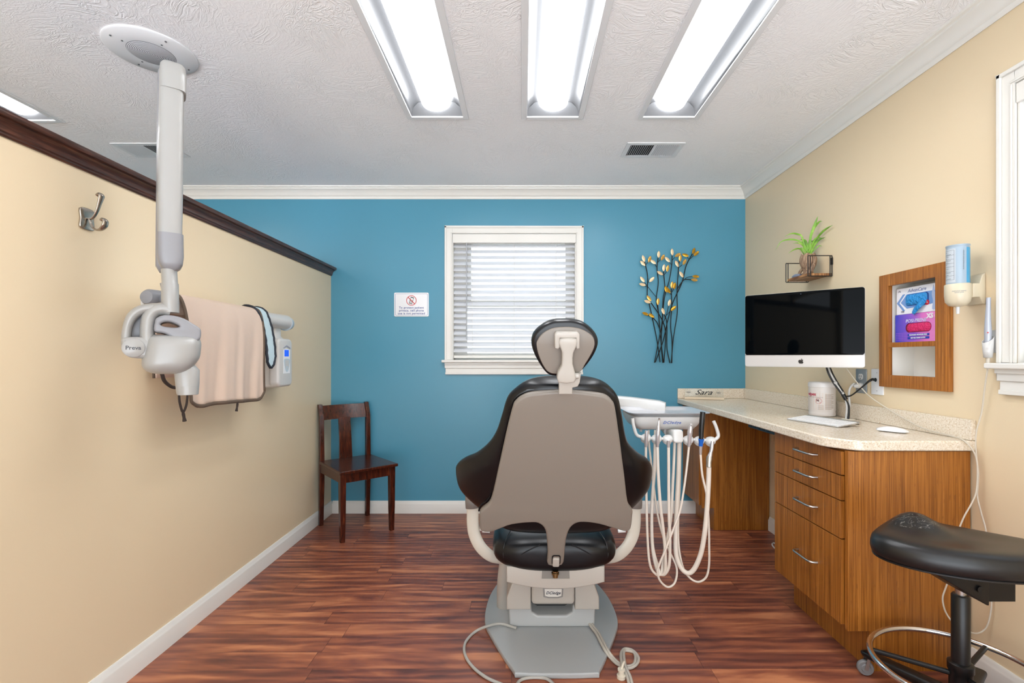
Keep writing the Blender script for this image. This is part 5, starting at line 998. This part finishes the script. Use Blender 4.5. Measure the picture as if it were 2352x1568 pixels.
lv = [[(870,780),(880,600),(940,400),(1000,230),(1037,135)], [(860,780),(900,520),(960,370),(1060,255),(1120,243)], [(930,760),(1000,620),(1120,460),(1240,370),(1330,322)], [(930,765),(1000,680),(1090,600),(1190,560)], [(800,770),(720,570),(620,500),(500,490),(370,550)], [(790,780),(720,690),(600,620),(440,610),(290,660),(185,820)], [(780,790),(740,740),(640,680),(530,685)], [(780,800),(720,790),(670,780)], [(860,790),(800,680),(740,620),(670,608)], [(760,820),(680,800),(560,810),(440,885)], [(900,770),(950,700),(920,645),(850,690)], [(960,790),(1030,750),(1125,742)], [(880,790),(940,660),(1020,580),(1160,590)], [(800,780),(760,700),(700,660),(640,700)]]
for i, L_ in enumerate(lv):
    n = len(L_); ctl = [q_(x, y, (0.10*((i*37 % 11)/11-0.5))*(k/(n-1))**1.5*(0.4 if L_[-1][0] > 900 else 1.0)) for k, (x, y) in enumerate(L_)]
    ctl[0] = pc+V(0.012*math.cos(i*2.4), 0.012*math.sin(i*2.4), 0.108); pth = catmull(ctl, 6); m = len(pth); a_, b_, c_ = [], [], []
    wm = [0.0075,0.007,0.006,0.005,0.005,0.0045,0.004,0.004,0.007,0.004,0.006,0.0035,0.0055,0.004][i]
    for k, p in enumerate(pth):
        tg = (pth[min(k+1, m-1)]-pth[max(k-1, 0)]).normalized(); sd = tg.cross(V(0.5,0.85,0)).normalized(); f_ = k/(m-1); ww = wm*(0.6+0.8*f_ if f_ < 0.45 else 1.0)*min(1, (1-f_)*2.2+0.04)
        a_.append(p+sd*ww); b_.append(p-sd*ww); c_.append(p+V(0.5,0.85,0)*0.25*ww)
    mb = MB(); mb.loft([a_, c_, b_], caps=False, closed=False); ob = mb.build('leaf', g.m, tpl, angle=180); md = ob.modifiers.new('solid', 'SOLIDIFY'); md.thickness = 0.0007

# ------------------------------------------------------------------ saddle stool
SX, SY = 1.36, 1.50
t = thing('saddle_stool', 'black saddle stool on casters with chrome foot ring, at the right edge', 'stool', (SX, SY, 0))
mb = MB(); rs = []; sc_, ss_ = math.cos(math.radians(-6)), math.sin(math.radians(-6)); n = 72
def seatpt(a, s_, z):
    x = 0.236*math.copysign(abs(math.cos(a))**0.92, math.cos(a)); y = 0.150*math.sin(a)*(1+0.10*math.cos(a))
    x *= s_; y *= s_; wx, wy = 1.262+x*sc_-y*ss_, 1.385+x*ss_+y*sc_
    return wx, wy
def bumpz(wx, wy): return 0.040*math.exp(-(((wx-1.205)/0.066)**2+((wy-1.480)/0.070)**2))-0.016*math.exp(-(((wx-1.42)/0.12)**2+((wy-1.45)/0.11)**2))+0.004
for s_, z, wgt in ((0.2,.583,0),(0.80,.580,0),(0.90,.578,0),(0.955,.580,.0),(0.985,.588,.05),(1.0,.600,.25),(0.998,.613,.5),(0.98,.625,.8),(0.94,.634,1),(0.88,.639,1),(0.78,.641,1),(0.66,.640,1),(0.52,.638,1),(0.38,.636,1),(0.24,.635,1),(0.12,.635,1),(0.03,.635,1)):
    r_ = []
    for j in range(n): wx, wy = seatpt(2*PI*j/n, s_, z); r_.append(V(wx, wy, z+bumpz(wx, wy)*wgt))
    rs.append(r_)
g = NT('worn_black_leather', rough=0.33); a = g.noise(g.coords(), 420, 3); sp = g.n('SeparateXYZ'); g.l(g.coords(), sp.inputs[0])
cr_ = g.noise(g.coords((1,1.6,1)), 34, 3, 1.2); line = g.math('LESS_THAN', g.math('ABSOLUTE', g.math('SUBTRACT', cr_, 0.5)), 0.010)
dx = g.math('SUBTRACT', sp.outputs[0], 1.205-1.36); dy = g.math('SUBTRACT', sp.outputs[1], 1.465-1.50)
msk = g.math('LESS_THAN', g.math('ADD', g.math('POWER', g.math('MULTIPLY', dx, 13.0), 2.0), g.math('POWER', g.math('MULTIPLY', dy, 22.0), 2.0)), 1.0)
g.color(g.mix(g.math('MULTIPLY', g.math('MULTIPLY', line, msk), 0.5), lin((18,18,19)), lin((150,146,140)))); g.bump(a, 0.10, 0.0008)
mb.loft(rs); mb.build('seat', g.m, t, angle=180)
MB().tube([V(*seatpt(2*PI*j/36, 0.965, 0), 0.581) for j in range(36)], 0.0035, n=6, k=2, closed=True).build('seat_welt', BLK, t)
mb = MB(); mb.box(1.15, 1.36, 1.31, 1.47, 0.572, 0.579); mb.build('seat_plate', BLKM, t)
mb = MB(); mb.curve([[(1.150,0.577),(1.150,0.556),(1.198,0.527),(1.285,0.474),(1.290,0.474),(1.290,0.577)]], 0.14, 0.002, frame((0, 1.405, 0), (1,0,0), (0,0,1))); mb.box(1.288, 1.372, 1.345, 1.475, 0.480, 0.574); mb.box(1.30, 1.40, 1.40, 1.535, 0.525, 0.574); mb.build('tilt_mechanism', BLKM, t, angle=40)
mb = MB(); mb.lathe([(.009,0),(.009,.004),(0,.005)], (1.262,1.334,.520), (0,-1,0), 14); mb.build('bolt', BLKM, t)
mb = MB(); mb.tube([(1.36,1.38,.535),(1.41,1.385,.545),(1.45,1.375,.548)], 0.006, n=12); mb.build('lever_rod', STEEL, t)
mb = MB(); mb.tube([(1.49,1.378,.547),(1.56,1.35,.55)], [.012,.013], n=16, sm=False); mb.build('lever_grip', BLK, t)
mb = MB(); mb.cyl((SX,SY,.40),(SX,SY,.53),.0145); mb.build('gas_piston', STEEL, t)
mb = MB(); mb.tube([(SX,SY,.515),(SX,SY,.545)], .018, n=12, sm=False); mb.build('piston_head', BLKM, t)
mb = MB(); mb.lathe([(.0235,.20),(.0235,.420),(.020,.425),(.0145,.425)], (SX,SY,0), n=32); mb.build('column', BLK, t, angle=50)
mb = MB(); mb.lathe([(.028,.06),(.034,.08),(.034,.12),(.029,.13),(.029,.185),(.033,.190),(.033,.212),(.026,.216)], (SX,SY,0), n=32); mb.build('collar', BLK, t, angle=50)
mb = MB(); RR = 0.23; mb.tube([(SX+RR*math.cos(2*PI*j/40), SY+RR*math.sin(2*PI*j/40)+0.0, .190) for j in range(40)], 0.0095, n=14, k=2, closed=True)
mb.v = [V(p.x if p.x < XR-0.02 else XR-0.02+(p.x-XR+0.02)*0.0, p.y, p.z) if False else p for p in mb.v]; mb.build('foot_ring', CHROME, t, angle=180)
for k in range(3):
    a = math.radians(152+120*k); MB().tube([(SX+.028*math.cos(a), SY+.028*math.sin(a), .175), (SX+.222*math.cos(a), SY+.222*math.sin(a), .188)], 0.008, n=10, sm=False).build('ring_spoke', BLKM, t)
for k in range(5):
    a = math.radians(110+72*k); d = V(math.cos(a), math.sin(a), 0); pp = V(-d.y, d.x, 0); RL = 0.292 if k != 4 else 0.265
    mb = MB(); rs = []
    for r_, z, hw, hh in ((.02,.095,.026,.022),(.10,.090,.025,.018),(.20,.082,.023,.014),(.27,.077,.022,.012),(RL,.075,.019,.010),(RL+.012,.074,.010,.006)):
        rs.append(ring(V(SX,SY,z)+d*r_, pp, (0,0,1), hw, hh, 20, 3))
    mb.loft(rs); mb.build('base_leg', BLK, t, angle=80)
    ca = a+(0.95 if k == 0 else 0.5*k); cdir = V(math.cos(ca), math.sin(ca), 0); cn = V(-cdir.y, cdir.x, 0); c_ = V(SX,SY,0)+d*(RL-.012)+cdir*.012+V(0,0,.0272)
    whl = MB(); 
    for s_ in (-1,): whl.lathe([(0,-.012),(.014,-.012),(.016,-.009),(.024,-.009),(.0270,-.005),(.0270,.005),(.024,.009),(.016,.009),(.014,.012),(0,.012)], c_, cn, 28)
    ws = whl.build('caster', mat('caster_grey', (126,126,128), 0.4), t, angle=40)
    mb = MB(); 
    for s_ in (-1, 1): mb.loft([[c_+cn*s_*(.0135+e)-cdir*.012+V(0,0,.038), c_+cn*s_*(.0135+e)+cdir*.012*-0.2+V(0,0,.038), c_+cn*s_*(.0135+e)+cdir*.007+V(0,0,-.003), c_+cn*s_*(.0135+e)-cdir*.005+V(0,0,-.004)] for e in (0, .0015)])
    mb.lathe([(.010,.030),(.012,.032),(.012,.040),(.006,.046)], V(c_.x,c_.y,0)-cdir*.006+V(0,0,.0), (0,0,1), 16); mb.sm = [False]*len(mb.sm); mb.build('fork', STEEL, ws)
